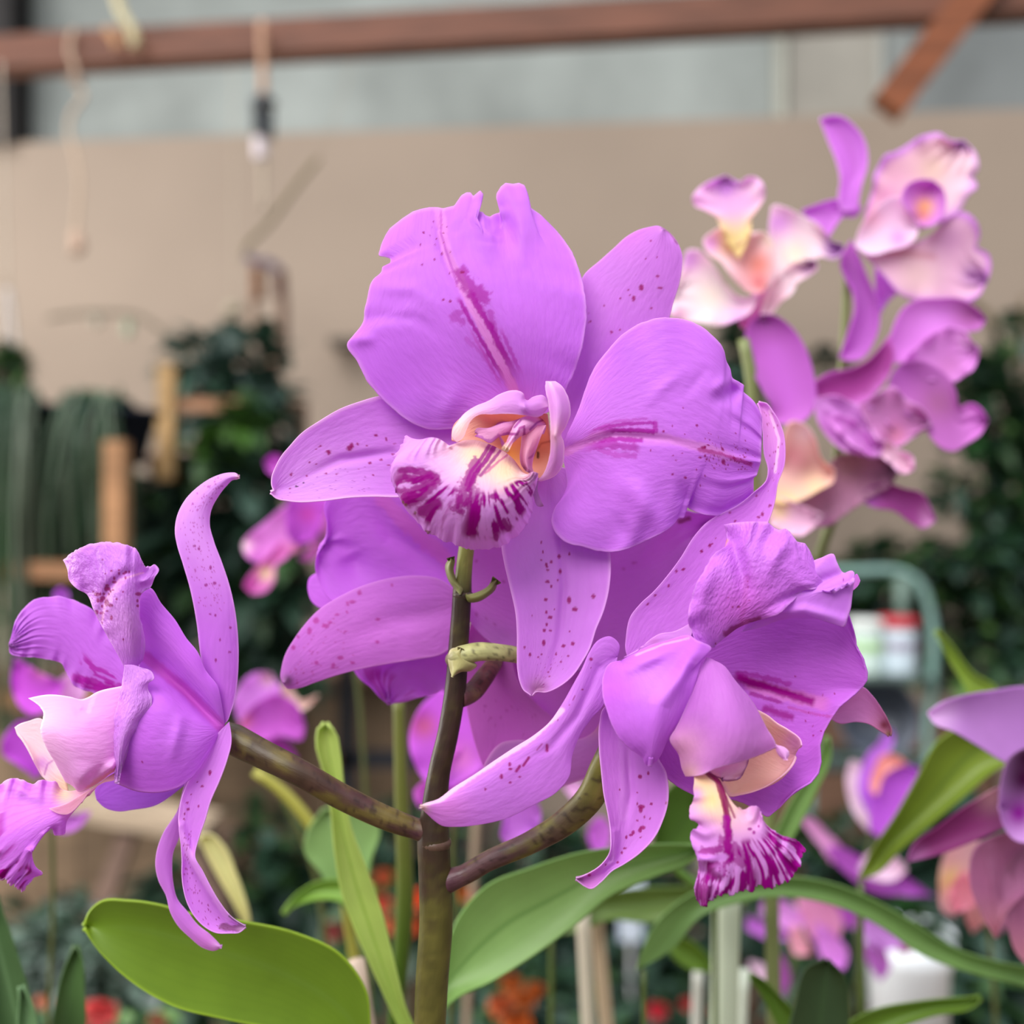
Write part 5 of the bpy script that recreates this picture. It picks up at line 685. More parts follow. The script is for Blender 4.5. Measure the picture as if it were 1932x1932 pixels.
small('orchid_spray', 'violet orchid with an orange-tinted throat behind the ruffled flower', .72, [
    ([(1640, 1540), (1620, 1490), (1625, 1450), (1640, 1420), (1660, 1400), (1672, 1380), (1680, 1376), (1688, 1392), (1676, 1420), (1660, 1450), (1665, 1500)], lin(206, 140, 240), 'sepal'),
    ([(1650, 1530), (1640, 1490), (1660, 1455), (1700, 1440), (1732, 1450), (1740, 1470), (1720, 1520), (1690, 1560), (1660, 1580), (1640, 1560)], lin(196, 100, 230), 'petal', -.01),
    ([(1640, 1480), (1650, 1450), (1665, 1425), (1690, 1425), (1710, 1440), (1670, 1460), (1650, 1500)], lin(240, 180, 170), 'lip', -.014), ([(1640, 1570), (1610, 1530), (1598, 1460), (1605, 1435), (1625, 1440), (1635, 1500)], lin(236, 232, 236), 'petal', .004),
    ([(1600, 1650), (1570, 1620), (1560, 1600), (1590, 1600), (1620, 1615), (1650, 1630), (1700, 1650), (1760, 1690), (1700, 1690), (1640, 1680)], lin(184, 96, 206), 'petal', .01), ([(1570, 1630), (1550, 1600), (1520, 1560), (1508, 1540), (1530, 1545), (1560, 1570), (1590, 1610)], lin(220, 170, 216), 'sepal', .02),
    ([(1620, 1640), (1640, 1610), (1680, 1610), (1710, 1640), (1690, 1660), (1650, 1660)], lin(244, 226, 244), 'petal', 0)], [(1650, 1560), (1620, 1700), (1630, 1930)], srad=6)
small('orchid_spray', 'cluster of pale lilac blooms under the arching leaf', .78, [
    ([(1520, 1740), (1480, 1700), (1440, 1700), (1435, 1720), (1460, 1740), (1500, 1760)], lin(226, 166, 240)), ([(1490, 1770), (1450, 1740), (1412, 1730), (1408, 1750), (1430, 1765), (1470, 1775)], lin(196, 120, 220)),
    ([(1500, 1680), (1540, 1680), (1570, 1700), (1590, 1740), (1570, 1790), (1540, 1780), (1510, 1730)], lin(220, 160, 200)), ([(1540, 1740), (1570, 1760), (1600, 1800), (1590, 1830), (1560, 1820), (1540, 1780)], lin(224, 156, 240), 'petal', -.01), ([(1500, 1740), (1520, 1770), (1530, 1800), (1500, 1800), (1490, 1770)], lin(236, 190, 206), 'lip', -.01),
    ([(1475, 1800), (1450, 1830), (1460, 1870), (1480, 1880), (1490, 1840)], lin(176, 90, 186)), ([(1440, 1690), (1400, 1660), (1430, 1650), (1480, 1670)], lin(170, 90, 150)), ([(1420, 1830), (1412, 1815), (1440, 1820), (1470, 1850), (1450, 1860)], lin(236, 226, 240))], [(1500, 1760), (1490, 1950)], srad=6)
small('orchid_spray', 'lilac orchid with hanging lip in front of the white pot', .80, [
    ([(1580, 1720), (1590, 1690), (1620, 1700), (1650, 1720), (1630, 1750), (1600, 1750)], lin(184, 90, 200)), ([(1620, 1730), (1660, 1720), (1700, 1740), (1720, 1770), (1690, 1790), (1650, 1790), (1625, 1760)], lin(214, 160, 236), 'petal', -.01), ([(1640, 1770), (1670, 1790), (1678, 1830), (1660, 1850), (1640, 1820), (1630, 1790)], lin(190, 116, 206), 'lip', -.01), ([(1690, 1740), (1720, 1760), (1730, 1790), (1700, 1800), (1680, 1770)], lin(196, 150, 180))], [(1640, 1760), (1600, 1950)], srad=6)
small('orchid_spray', 'peach and mauve faded orchid hanging low at the frame side', .62, [
    ([(1840, 1560), (1800, 1580), (1780, 1620), (1772, 1680), (1780, 1720), (1800, 1730), (1830, 1700), (1850, 1640)], lin(214, 176, 180), 'petal', 0, [blob(1795, 1660, 26, lin(226, 216, 130), .8)]), ([(1860, 1640), (1830, 1680), (1820, 1720), (1835, 1760), (1860, 1740), (1880, 1700)], lin(206, 150, 150)), ([(1900, 1640), (1870, 1660), (1860, 1720), (1890, 1760), (1920, 1700)], lin(176, 116, 150)), ([(1820, 1640), (1790, 1690), (1800, 1720), (1840, 1710)], lin(222, 150, 170), 'lip', -.01)], [(1850, 1640), (1870, 1800), (1880, 1950)], srad=7)
small('orchid_spray', 'lilac blossom glimpsed between the olive side stalk and the hanging sepal', .62, [([(1130, 1540), (1112, 1560), (1118, 1600), (1135, 1612), (1150, 1590), (1150, 1555)], lin(206, 120, 226)), ([(1110, 1490), (1075, 1470), (1060, 1480), (1080, 1505), (1100, 1520)], lin(230, 190, 236))], [(1125, 1580), (1130, 1700), (1120, 1950)], srad=6)

# ---------------- leaves, stakes and rods around the orchids
M_LEAFB = mat('soft_leaf', .45, .4, .25)
def leafthing(name, lab, out, D, c0, c1, tip=None, cat='leaf', group=None, d=(0, 0, 0), cup=-4, n=40, base_to=None, **k):
    t = thing(name, (0, 0, 0), lab, cat, group)
    x, y = out[0][:2]; p = P(x, y, D); t.location = (p[0], p[1], BT); t2 = Q(t, out, D, [base(c0, .12), midr(c1, .05, 0, 1, .6)], name='leaf', tip=tip, mt=M_LEAFB, th=.0015, d=d, cup=cup, n=n, **k)
    return t
def foot(t, x, y, D, r=8, c_=None, h=.09, pr_=.045):
    bb = 966 + (CZ - BT - h * .8) * F / D
    r = r * .6; rod(t, 'stem', [(x, y, 0, r), (x, bb, 0, r * 1.1)], D, lin(80, 96, 44) if c_ is None else c_, n=12); q = P(x, bb, D); pot(t, (q[0], q[1], BT), pr_, h, lin(120, 76, 58))
t = leafthing('orchid_plant', 'narrow lime green leaf rising behind the brown side stalk', [(780, 2000), (732, 1890), (702, 1822), (674, 1760), (645, 1680), (632, 1600), (625, 1520), (610, 1450), (598, 1400), (603, 1372), (614, 1366), (630, 1380), (640, 1420), (646, 1480), (660, 1560), (690, 1640), (718, 1720), (738, 1800), (762, 1900), (790, 2000)], .385, lin(176, 212, 100), lin(120, 170, 34), tip=10, cat='plant', cup=-3)
foot(t, 780, 1985, .385)
t = leafthing('orchid_plant', 'cupped green leaves behind the lime leaf', [(690, 1760), (640, 1700), (600, 1640), (575, 1610), (580, 1570), (610, 1530), (650, 1520), (690, 1530), (715, 1560), (700, 1620), (690, 1690)], .50, lin(120, 166, 90), lin(150, 196, 130), cat='plant')
Q(t, [(690, 1760), (640, 1700), (580, 1700), (545, 1715), (535, 1725), (560, 1690), (600, 1665), (650, 1660), (700, 1665)], .49, [base(lin(110, 160, 50))], name='leaf', mt=M_LEAFB, th=.0014, tip=4); foot(t, 690, 1760, .5)
t = thing('orchid_plant', tuple(P(760, 1900, .44) * [1, 1, 0] + [0, 0, BT]), 'thin upright green stem between two leaves', 'plant'); rod(t, 'stem', [(752, 1310, 0, 11), (758, 1500, 0, 14), (764, 1700, 0, 17), (745, 1932, 0, 14), (740, 2300, 0, 14), (740, 966 + (CZ - BT - .07) * F / .44, 0, 15)], .44, lambda V, U, W: lin(96, 100, 44) * (1 - ss(.1, .3, W)[..., None]) + lin(62, 92, 16) * ss(.1, .3, W)[..., None], n=12); q = P(740, 2200, .44); pot(t, (q[0], q[1], BT), .045, .09, lin(120, 76, 58))
t = leafthing('orchid_plant', 'long arching green leaf sweeping out beneath the lip', [(1200, 1830), (1240, 1740), (1300, 1690), (1400, 1660), (1480, 1655), (1560, 1665), (1640, 1695), (1720, 1740), (1800, 1790), (1880, 1815), (2000, 1830), (2000, 1862), (1900, 1850), (1820, 1830), (1740, 1800), (1660, 1745), (1570, 1705), (1480, 1690), (1400, 1700), (1320, 1730), (1270, 1790)], .46, lin(104, 150, 74), lin(84, 124, 50), cat='plant', tip=10, cup=-3); foot(t, 1215, 1830, .46)
t = leafthing('orchid_plant', 'dull green leaf crossing behind the hanging sepal', [(1020, 1760), (1100, 1700), (1180, 1680), (1280, 1675), (1400, 1680), (1420, 1690), (1330, 1715), (1230, 1740), (1150, 1735), (1080, 1760)], .56, lin(92, 126, 52), lin(112, 146, 90), cat='plant', tip=4); foot(t, 1040, 1765, .56)
t = leafthing('orchid_plant', 'dark green leaf in shade behind the ruffled flower', [(1230, 1620), (1240, 1560), (1262, 1490), (1290, 1470), (1320, 1520), (1330, 1600), (1290, 1620)], .48, lin(66, 106, 30), lin(60, 96, 30), cat='plant', tip=4)
Q(t, [(1440, 1640), (1470, 1560), (1500, 1500), (1540, 1440), (1560, 1390), (1566, 1420), (1540, 1490), (1500, 1570), (1470, 1620)], .48, [base(lin(110, 156, 76))], name='leaf', mt=M_LEAFB, th=.0014, tip=4); foot(t, 1350, 1640, .48); rod(t, 'stem', [(1250, 1610, 0, 8), (1300, 1660, 0, 9), (1350, 1690, 0, 9), (1450, 1630, 0, 7)], .48, lin(90, 124, 50), n=10)
t = leafthing('orchid_plant', 'broad olive leaf slanting up towards the mauve flower', [(1620, 1660), (1650, 1600), (1690, 1540), (1730, 1470), (1780, 1390), (1810, 1375), (1870, 1385), (1932, 1420), (1880, 1450), (1820, 1500), (1760, 1550), (1700, 1600), (1650, 1650)], .50, lin(104, 134, 34), lin(66, 96, 28), cat='plant', tip=6, cup=-7); foot(t, 1625, 1665, .5)
Q(t, [(1800, 1400), (1830, 1330), (1790, 1240), (1765, 1190), (1790, 1215), (1840, 1275), (1880, 1300), (1870, 1340), (1850, 1400)], .52, [base(lin(120, 156, 50))], name='leaf', mt=M_LEAFB, th=.0014, tip=3)
t = leafthing('orchid_plant', 'very dark strap leaf at the lower frame beside the white pot', [(1460, 2100), (1480, 1990), (1500, 1900), (1530, 1820), (1560, 1812), (1590, 1840), (1600, 1920), (1590, 2000), (1580, 2100)], .42, lin(42, 66, 34), lin(50, 80, 40), cat='plant', tip=4); foot(t, 1520, 2090, .42)
Q(t, [(1470, 2060), (1560, 1960), (1640, 1910), (1740, 1890), (1850, 1882), (1840, 1895), (1760, 1915), (1680, 1945), (1600, 1990)], .44, [base(lin(84, 122, 30))], name='leaf', mt=M_LEAFB, th=.0014, tip=4)
Q(t, [(1520, 2080), (1480, 1960), (1440, 1880), (1415, 1840), (1430, 1845), (1470, 1880), (1520, 1940), (1560, 2060)], .45, [base(lin(78, 116, 30))], name='leaf', mt=M_LEAFB, th=.0014, tip=3)
t = leafthing('orchid_plant', 'tall dark green strap leaf at the lower corner', [(40, 2200), (10, 2000), (-20, 1850), (-30, 1740), (-10, 1690), (10, 1740), (40, 1830), (70, 1930), (100, 2100), (110, 2200)], .40, lin(62, 96, 52), lin(90, 130, 80), cat='plant', tip=4); foot(t, 60, 2190, .40)
Q(t, [(90, 2200), (95, 2000), (105, 1900), (125, 1820), (143, 1785), (150, 1800), (158, 1880), (160, 2000), (150, 2200)], .41, [base(lin(66, 102, 50))], name='leaf', mt=M_LEAFB, th=.0014, tip=4)
Q(t, [(20, 2200), (30, 2000), (40, 1860), (60, 1900), (75, 2000), (70, 2200)], .39, [base(lin(92, 134, 84))], name='leaf', mt=M_LEAFB, th=.0014, tip=2)
t = leafthing('orchid_plant', 'pale yellowish leaf curving down beside the two hanging sepals', [(470, 1760), (440, 1700), (410, 1650), (385, 1600), (378, 1580), (395, 1575), (420, 1595), (445, 1650), (462, 1700), (470, 1740)], .50, lin(206, 212, 140), lin(160, 190, 100), cat='plant', tip=4, cup=-3); foot(t, 468, 1762, .5, r=6)
t = leafthing('orchid_plant', 'small green leaf pointing down by the pale tube', [(1260, 1785), (1262, 1770), (1300, 1775), (1330, 1800), (1345, 1830), (1310, 1830), (1280, 1815)], .60, lin(92, 134, 36), lin(84, 124, 50), cat='plant'); foot(t, 1345, 1825, .6, r=5)
# thin olive stem left
t = thing('orchid_plant', tuple(P(640, 1700, .52) * [1, 1, 0] + [0, 0, BT]), 'thin yellow-green stem slanting under the brown side stalk', 'plant'); rod(t, 'stem', [(480, 1455, 0, 10), (540, 1500, 0, 11), (590, 1560, 0, 12), (640, 1650, 0, 11), (660, 1750, 0, 11), (670, 966 + (CZ - BT - .07) * F / .52, 0, 12)], .52, lin(148, 144, 60), n=12); q = P(670, 2000, .52); pot(t, (q[0], q[1], BT), .045, .09, lin(120, 76, 58))
# stakes
def stake(name, lab, pts, D, r, col, cat='stake', group=None, sq=False):
    t = thing(name, tuple(P(pts[-1][0], pts[-1][1], D) * [1, 1, 0] + [0, 0, BT]), lab, cat, group); bb = 966 + (CZ - BT) * F / D
    (x0, y0), (x1, y1) = pts; xe = x1 + (x1 - x0) / (y1 - y0 + 1e-6) * (bb - y1)
    rod(t, 'shaft', [(x0, y0, 0, r), (x1, y1, 0, r), (xe, bb, 0, r)], D, col, n=14); return t
stake('plant_tube', 'thick pale green tube standing below the streaked lip', [(1372, 1650), (1366, 1932)], .50, 26, lin(206, 216, 190), 'tube')
stake('plant_stake', 'pale bamboo stake, lighter one of the pair behind the green leaf', [(1098, 1700), (1110, 1932)], .55, 13, lin(196, 186, 166))
stake('plant_stake', 'tan bamboo stake, darker one of the pair behind the green leaf', [(1122, 1690), (1145, 1932)], .57, 13, lin(186, 164, 136))
stake('plant_stake', 'pinkish wooden stake leaning by the main stalk foot', [(672, 1812), (692, 1932)], .42, 16, lin(196, 172, 154))
stake('plant_stake', 'white plastic stake just beside the pale green tube', [(1318, 1820), (1314, 1932)], .62, 10, lin(206, 206, 196))
stake('plant_stake', 'thin whitish stake on the far side of the pale green tube', [(1405, 1830), (1400, 1932)], .60, 9, lin(206, 214, 196))
stake('plant_stake', 'thin tan stake between the main stalk and the leaf', [(900, 1520), (880, 1932)], .75, 7, lin(150, 130, 110))
# ================================================================ the plant house
def struct(o): o['kind'] = 'structure'; return o
M_WALL = mat('painted_render', .9, .15, 0, mott=(2.2, .06, 4)); M_CONC = mat('raw_concrete', .9, .15, 0, mott=(3.0, .22, 6))
M_DARK = mat('dark_soil', .95, .1, 0, mott=(8, .4, 5)); M_MET = mat('painted_metal', .45, .4, 0, mott=(9, .1, 3)); M_PLAS = mat('plastic_shell', .35, .5, 0)
M_FOL = mat('foliage_leaf', .42, .4, .2); M_CLOTH = mat('hanging_ribbon', .7, .2, .2); M_GLZ = mat('glazed_pot', .3, .5, 0)
WA = -0.0953; wd = np.array([1, WA, 0]); wd /= np.linalg.norm(wd); wn = np.array([wd[1], -wd[0], 0])       # wall direction, normal towards the camera
def wp(s, z, off=0.0): return np.array([-1.446, 3.10, 0]) + wd * s + wn * off + np.array([0, 0, z])      # s metres along the wall from the picture's side
def wbox(mb, s0, s1, z0, z1, o0, o1, C):
    v = np.array([wp(s, z, o) for s in (s0, s1) for o in (o0, o1) for z in (z0, z1)])
    mb.add(v, [(0, 1, 3, 2), (4, 6, 7, 5), (0, 4, 5, 1), (2, 3, 7, 6), (0, 2, 6, 4), (1, 5, 7, 3)], C, v[:, [0, 2]] * 100)
ZT = CZ + 1.042
WC = lin(146, 131, 118)
mb = MB(); wbox(mb, -3.6, 5, 0, ZT, -.15, 0, WC); struct(mb.build('wall_back', M_WALL, None, False))
mb = MB(); wbox(mb, -3.6, 5, ZT, ZT + 1.1, -.30, -.10, lin(140, 144, 142)); cw = struct(mb.build('wall_back_upper', M_CONC, None, False))
def onwall(x, y, off=0.0):
    # wall coordinates of picture point
    d = np.array([(x - 966) / F, 1.0]); o = np.array([-1.446, 3.10]) + wn[:2] * off; A = np.array([[d[0], -wd[0]], [d[1], -wd[1]]]); t, s = np.linalg.solve(A, o)
    return s, CZ + (966 - y) / F * t
def panel(name, x0, x1, y0, y1, o0, o1, C, mt=M_CONC):
    s0, z0 = onwall(x0, y1, o1); s1, _ = onwall(x1, y1, o1); _, z1 = onwall(x0, y0, o1); mb = MB(); wbox(mb, s0, s1, ZT if y1 is None else z0, z1, o0, o1, C); return mb.build(name, mt, cw, False)
for a in ((1462, 1484, -60, 208, -.10, -.055, lin(160, 160, 150)), (1488, 1656, -60, 208, -.10, -.07, lin(142, 138, 130)), (1657, 1668, -60, 208, -.10, -.05, lin(150, 150, 144)), (60, 1458, -60, 215, -.10, -.08, lin(138, 143, 140)), (1720, 1990, -60, 205, -.10, -.08, lin(118, 122, 122))):
    s0, _ = onwall(a[0], 100, a[5]); s1, _ = onwall(a[1], 100, a[5]); mb = MB(); wbox(mb, s0, s1, ZT + .002, ZT + 1.0, a[4], a[5], a[6]); mb.build('panel', M_CONC, cw, False)
mb = MB(); s0, _ = onwall(-260, 100, .02); s1, _ = onwall(22, 100, .02); wbox(mb, s0, s1, ZT - .006, ZT + 1.1, -.2, .03, lin(52, 50, 50)); struct(mb.build('dark_recess_block', M_CONC, None, False))  # dark-coloured block standing in for the dark recess in this corner
mb = MB(); mb.box((-6, -3, -.1), (6, 3.6, 0), lin(84, 76, 66)); struct(mb.build('floor', M_DARK, None, False))
# wooden beam with its brace
BD = 2.3
A_ = P(-420, 132, 2.35); B_ = P(2300, -22, 2.02); A_ = A_ + (A_ - B_) * .6
t = thing('wooden_beam', tuple(A_), 'long reddish-brown wooden beam running across the top of the scene', 'beam'); t['kind'] = 'structure'
mb = MB(); mb.bar(A_, B_, .06, .068, lin(106, 66, 50)); mb.build('rail', M_WOOD, t, False)
mb = MB(); mb.bar(P(1672, 205, 2.06), P(1885, -70, 2.04), .055, .062, lin(124, 70, 42)); mb.build('brace', M_WOOD, t, False)
def on_beam(x):
    k = (x + 420) / 2720; return P(x, 132 - 154 * k, 2.35 + (2.02 - 2.35) * k)
# hanging things
def strand(parent, name, pts, D, r, col, mt=None, n=8):
    mb = MB(); mb.tube([P(x, y, D) for x, y in pts], r, colf=lambda V, U, W: np.broadcast_to(col, V.shape), n=n, sub=6); return mb.build(name, mt or M_CLOTH, parent)
t = thing('hanging_ribbon', tuple(on_beam(140) + [0, -.04, 0]), 'thin wavy beige ribbon tied round the beam and dangling over the wall', 'ribbon')
strand(t, 'strip', [(138, 55), (132, 100), (142, 130), (140, 152), (158, 178), (135, 215), (130, 250), (142, 290), (150, 340), (146, 400), (142, 440)], 2.23, .0045, lin(206, 182, 160)); strand(t, 'knot', [(130, 150), (150, 152), (142, 160)], 2.23, .009, lin(160, 140, 126)); strand(t, 'tag', [(142, 440), (146, 470), (136, 470)], 2.23, .012, lin(206, 176, 156))
t = thing('hanging_ribbon', tuple(on_beam(245) + [0, -.04, 0]), 'pale yellow twine looped over the beam in two strands', 'ribbon')
strand(t, 'strip', [(215, -30), (232, 30), (250, 60), (256, 88)], 2.20, .010, lin(212, 200, 160)); strand(t, 'strip', [(200, 55), (215, 70), (222, 90)], 2.20, .008, lin(196, 150, 110))
t = thing('wind_chime', tuple(on_beam(495) + [0, -.04, 0]), 'dark wind chime hanging from the beam on a pale cord', 'wind chime')
strand(t, 'cord', [(494, 40), (496, 100), (497, 180)], 2.17, .008, lin(196, 156, 130)); strand(t, 'cord', [(497, 265), (497, 320), (498, 395)], 2.17, .006, lin(190, 174, 156))
mb = MB(); c = P(497, 190, 2.17); mb.lathe(c, [(.001, .01), (.02, .006), (.026, -.006), (.001, -.008)], lin(80, 84, 90), n=20); mb.build('disc', M_MET, t)
for i, dx in enumerate((-16, -5, 6, 15)):
    strand(t, 'tube', [(497 + dx, 198 + 3 * i), (497 + dx, 250 + 5 * i)], 2.17 + (.012 if i % 2 else -.012), .0055, lin(48, 52, 58), M_MET)
strand(t, 'clapper', [(490, 262), (492, 298)], 2.17, .014, lin(226, 214, 220))
t = thing('hanging_mobile', tuple(P(500, 480, 2.6)), 'faded shell mobile with rusty strips hanging on a slanting cord', 'mobile')
strand(t, 'cord', [(600, 300), (560, 350), (505, 425), (465, 470), (462, 490)], 2.6, .006, lin(124, 112, 80)); strand(t, 'cord', [(600, 300), (640, 200), (680, 40)], 2.6, .0012, lin(170, 158, 140))
for i, (x, y, r) in enumerate([(480, 492, .014), (498, 492, .017), (512, 498, .018), (525, 508, .015), (468, 484, .010)]):
    mb = MB(); mb.lathe(P(x, y, 2.6), [(.001, .008), (r * .7, .005), (r, -.006), (.001, -.012)], lin(104, 88, 110), n=14); mb.build('shell', M_PLAS, t)
for x, y0, y1, r, c_ in ((485, 505, 565, .015, lin(130, 86, 58)), (528, 515, 560, .015, lin(96, 62, 54)), (478, 560, 640, .008, lin(140, 112, 92)), (534, 560, 700, .012, lin(120, 92, 78)), (520, 660, 700, .010, lin(150, 96, 68))):
    strand(t, 'strip', [(x, y0), (x + 1, (y0 + y1) / 2), (x + 2, y1)], 2.6, r, c_)
# foliage clumps: many leaves grown from real points
def leafgeo(mb, p, dirv, L, W, col, rg, droop=.3, seg=4):
    d = np.array(dirv, float); d /= np.linalg.norm(d); s = np.cross(d, [rg.uniform(-.3, .3), rg.uniform(-.3, .3), 1.0]); s /= np.linalg.norm(s) + 1e-9; up = np.cross(s, d)
    V = []
    for i in range(seg + 1):
        t_ = i / seg; w_ = W * math.sin(math.pi * min(.97, t_ * .93 + .05)) ** .8; c_ = p + d * L * t_ - np.array([0, 0, 1]) * droop * L * t_ * t_
        V += [c_ - s * w_ / 2 + up * w_ * .15, c_ - up * .0005, c_ + s * w_ / 2 + up * w_ * .15]
    f = []
    for i in range(seg):
        a = i * 3; f += [(a, a + 1, a + 4, a + 3), (a + 1, a + 2, a + 5, a + 4)]
    k = rg.uniform(.72, 1.28); mb.add(np.array(V), f, np.clip(np.array(col) * k, 0, 1))
def clump(parent, regions, n, L, W, cols, seed, name='foliage', droop=.3, down=0.0):
    """regions: (x, y, rx, ry, D, rD) picture-sized ellipsoids at a real distance"""
    rg = random.Random(seed); mb = MB(); tot = sum(r[2] * r[3] for r in regions)
    for (x, y, rx, ry, D, rD) in regions:
        for i in range(max(4, int(n * rx * ry / tot))):
            while True:
                a, b, c_ = rg.uniform(-1, 1), rg.uniform(-1, 1), rg.uniform(-1, 1)
                if a * a + b * b + c_ * c_ < 1: break
            Dd = D + c_ * rD; p = P(x + a * rx, y + b * ry, Dd); d = (a + rg.uniform(-.8, .8), -.6 + rg.uniform(-.6, .6), -b * .6 + rg.uniform(-.5, .7) - down)
            leafgeo(mb, p, d, L * rg.uniform(.6, 1.3), W * rg.uniform(.7, 1.2), cols[rg.randrange(len(cols))], rg, droop)
    o = mb.build(name, M_FOL, parent); o['kind'] = 'stuff'; return o
def potz(x, y, D, r, h, col, parent, matl=None):
    p = P(x, y, D); return pot(parent, (p[0], p[1], p[2] - h), r, h, col, matl=matl or M_POT)
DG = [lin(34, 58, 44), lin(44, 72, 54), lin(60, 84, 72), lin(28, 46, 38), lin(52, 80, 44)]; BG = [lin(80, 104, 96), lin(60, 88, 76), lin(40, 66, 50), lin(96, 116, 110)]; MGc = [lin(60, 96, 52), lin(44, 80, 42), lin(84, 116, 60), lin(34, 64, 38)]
# rack at the side
TAN = lin(196, 150, 112)
rack = thing('plant_rack', tuple(P(180, 1500, 2.1) * [1, 1, 0]), 'tan wooden rack with a square post among trailing plants', 'rack')
def rbar(p, q, w_, h_, c_=TAN, name='rail'):
    mb = MB(); mb.bar(p, q, w_, h_, c_); mb.build(name, M_WOOD, rack, False)
def dn(x, D): q = P(x, 900, D); return np.array([q[0], q[1], 0.0])
q = P(220, 832, 1.86); rbar(q, P(220, 1345, 1.86), .033, .036, name='post', c_=lin(168, 124, 88))
q = P(316, 688, 2.22); rbar(q, P(316, 905, 2.22), .032, .034, name='post', c_=lin(170, 136, 92))
q = P(-230, 832, 2.1); rbar(q, dn(-230, 2.1), .042, .042, name='post'); q = P(566, 760, 2.5); rbar(q, dn(566, 2.5), .03, .03, name='post', c_=lin(120, 92, 74))
rbar(P(-240, 1074, 1.89), P(235, 1078, 1.89), .026, .03, lin(160, 116, 84)); rbar(P(-240, 840, 2.1), P(235, 838, 2.1), .025, .028, lin(110, 90, 70)); rbar(P(-240, 1318, 1.89), P(240, 1318, 1.89), .026, .03, lin(150, 112, 82))
rbar(P(318, 765, 2.24), P(450, 765, 2.24), .03, .024, lin(170, 124, 94)); rbar(P(318, 895, 2.24), P(318, 905, 2.5), .03, .03, lin(104, 66, 52)); rbar(P(450, 765, 2.24), P(450, 765, 2.6), .02, .02, lin(120, 90, 70)); rbar(P(220, 1092, 2.12), P(316, 1040, 2.5), .03, .03, lin(120, 92, 74)); rbar(P(318, 900, 2.5), P(566, 905, 2.5), .14, .02, lin(104, 66, 52)); rbar(P(318, 1180, 2.5), P(566, 1185, 2.5), .14, .02, lin(90, 62, 50))
for yy in (1078, 1318):
    for k_, off in enumerate((.03, .12, .21)):
        rbar(P(-240, yy - 14, 2.1 + off), P(235, yy - 14, 2.1 + off), .07, .012, lin(120, 94, 74), 'plank')
for yy in (765,): rbar(P(318, yy, 2.6), P(566, yy, 2.6), .09, .014, lin(150, 112, 86), 'plank')
# trailing plants
def trailer(lab, xs, y0, ylen, D, n, seed, cols, potc, pr_=.09, ph=.10, px=None, r=.0035, cat='plant'):
    px = px if px is not None else sum(xs) / 2; p = P(px, y0, D); t = thing('trailing_plant', (p[0], p[1], p[2] - ph), lab, cat); rg = random.Random(seed)
    pot(t, (p[0], p[1], p[2] - ph), pr_, ph, potc, 'basket'); mb = MB()
    for i in range(n):
        x = rg.uniform(*xs); a = (x - px) / ((xs[1] - xs[0]) / 2 + 1e-6); pt = P(x, y0, D); Lr = ylen * rg.uniform(.45, 1.05) * D / F; dy = rg.uniform(-.08, .02) - .06
        base_p = p + np.array([rg.uniform(-.5, .5) * pr_, rg.uniform(-.5, .5) * pr_, 0]); top = np.array([(base_p[0] + pt[0]) / 2, p[1] + dy * .5, p[2] + rg.uniform(.01, .035)])
        q1 = np.array([pt[0], p[1] + dy, p[2] - Lr * .25]); q2 = np.array([pt[0] + rg.uniform(-.015, .015), p[1] + dy, p[2] - Lr])
        mb.tube([base_p, top, q1, (q1 + q2) / 2 + [rg.uniform(-.01, .01), 0, 0], q2], r * rg.uniform(.7, 1.3), colf=None, C=cols[rg.randrange(len(cols))] * rg.uniform(.7, 1.3), n=5, sub=3, cap=False)
    o = mb.build('strands', M_FOL, t); o['kind'] = 'stuff'; return t
STR = [lin(70, 92, 70), lin(92, 112, 90), lin(44, 72, 48), lin(112, 124, 104), lin(58, 84, 50)]
trailer('curtain of thin green stems trailing from the basket nearest the frame side', (-60, 110), 765, 620, 2.0, 100, 3, STR, lin(40, 52, 54), px=30)
trailer('curtain of thin green stems trailing down by the tan post', (120, 262), 775, 520, 2.05, 80, 5, STR, lin(30, 34, 48), px=205)
trailer('sparser green stems hanging behind the tan post', (60, 300), 860, 420, 2.35, 150, 7, DG, lin(40, 46, 50), px=180)
t = thing('hanging_plant', tuple(P(20, 700, 2.2)), 'round green plant hung on pale cords in the corner by the bright wall', 'plant'); clump(t, [(18, 690, 34, 34, 2.2, .04)], 260, .03, .018, MGc, 11); potz(20, 695, 2.2, .035, .05, lin(120, 96, 90), t)
for dx in (-14, 14): strand(t, 'cord', [(20 + dx, 690), (14 + dx * .2, 545)], 2.2, .005, lin(206, 196, 190))
strand(t, 'cord', [(14, 550), (6, 300), (0, 118)], 2.2, .003, lin(200, 186, 170))
for dx in (-22, 0, 26): strand(t, 'root', [(20 + dx, 715), (24 + dx, 760)], 2.2, .004, lin(160, 150, 140))
t = thing('climbing_plant', tuple(P(440, 800, 2.4)), 'blue-green leafy plant spilling over the small shelf by the wall', 'plant')
clump(t, [(380, 690, 60, 48, 2.4, .1), (460, 680, 60, 52, 2.4, .1), (430, 770, 90, 60, 2.4, .1), (490, 790, 60, 90, 2.4, .1)], 330, .075, .05, BG + DG[:2], 21); potz(430, 700, 2.45, .07, .09, lin(90, 60, 48), t)
t = thing('climbing_plant', tuple(P(440, 1000, 2.3)), 'dark leafy plants filling the rack below the blue-green one', 'plant')
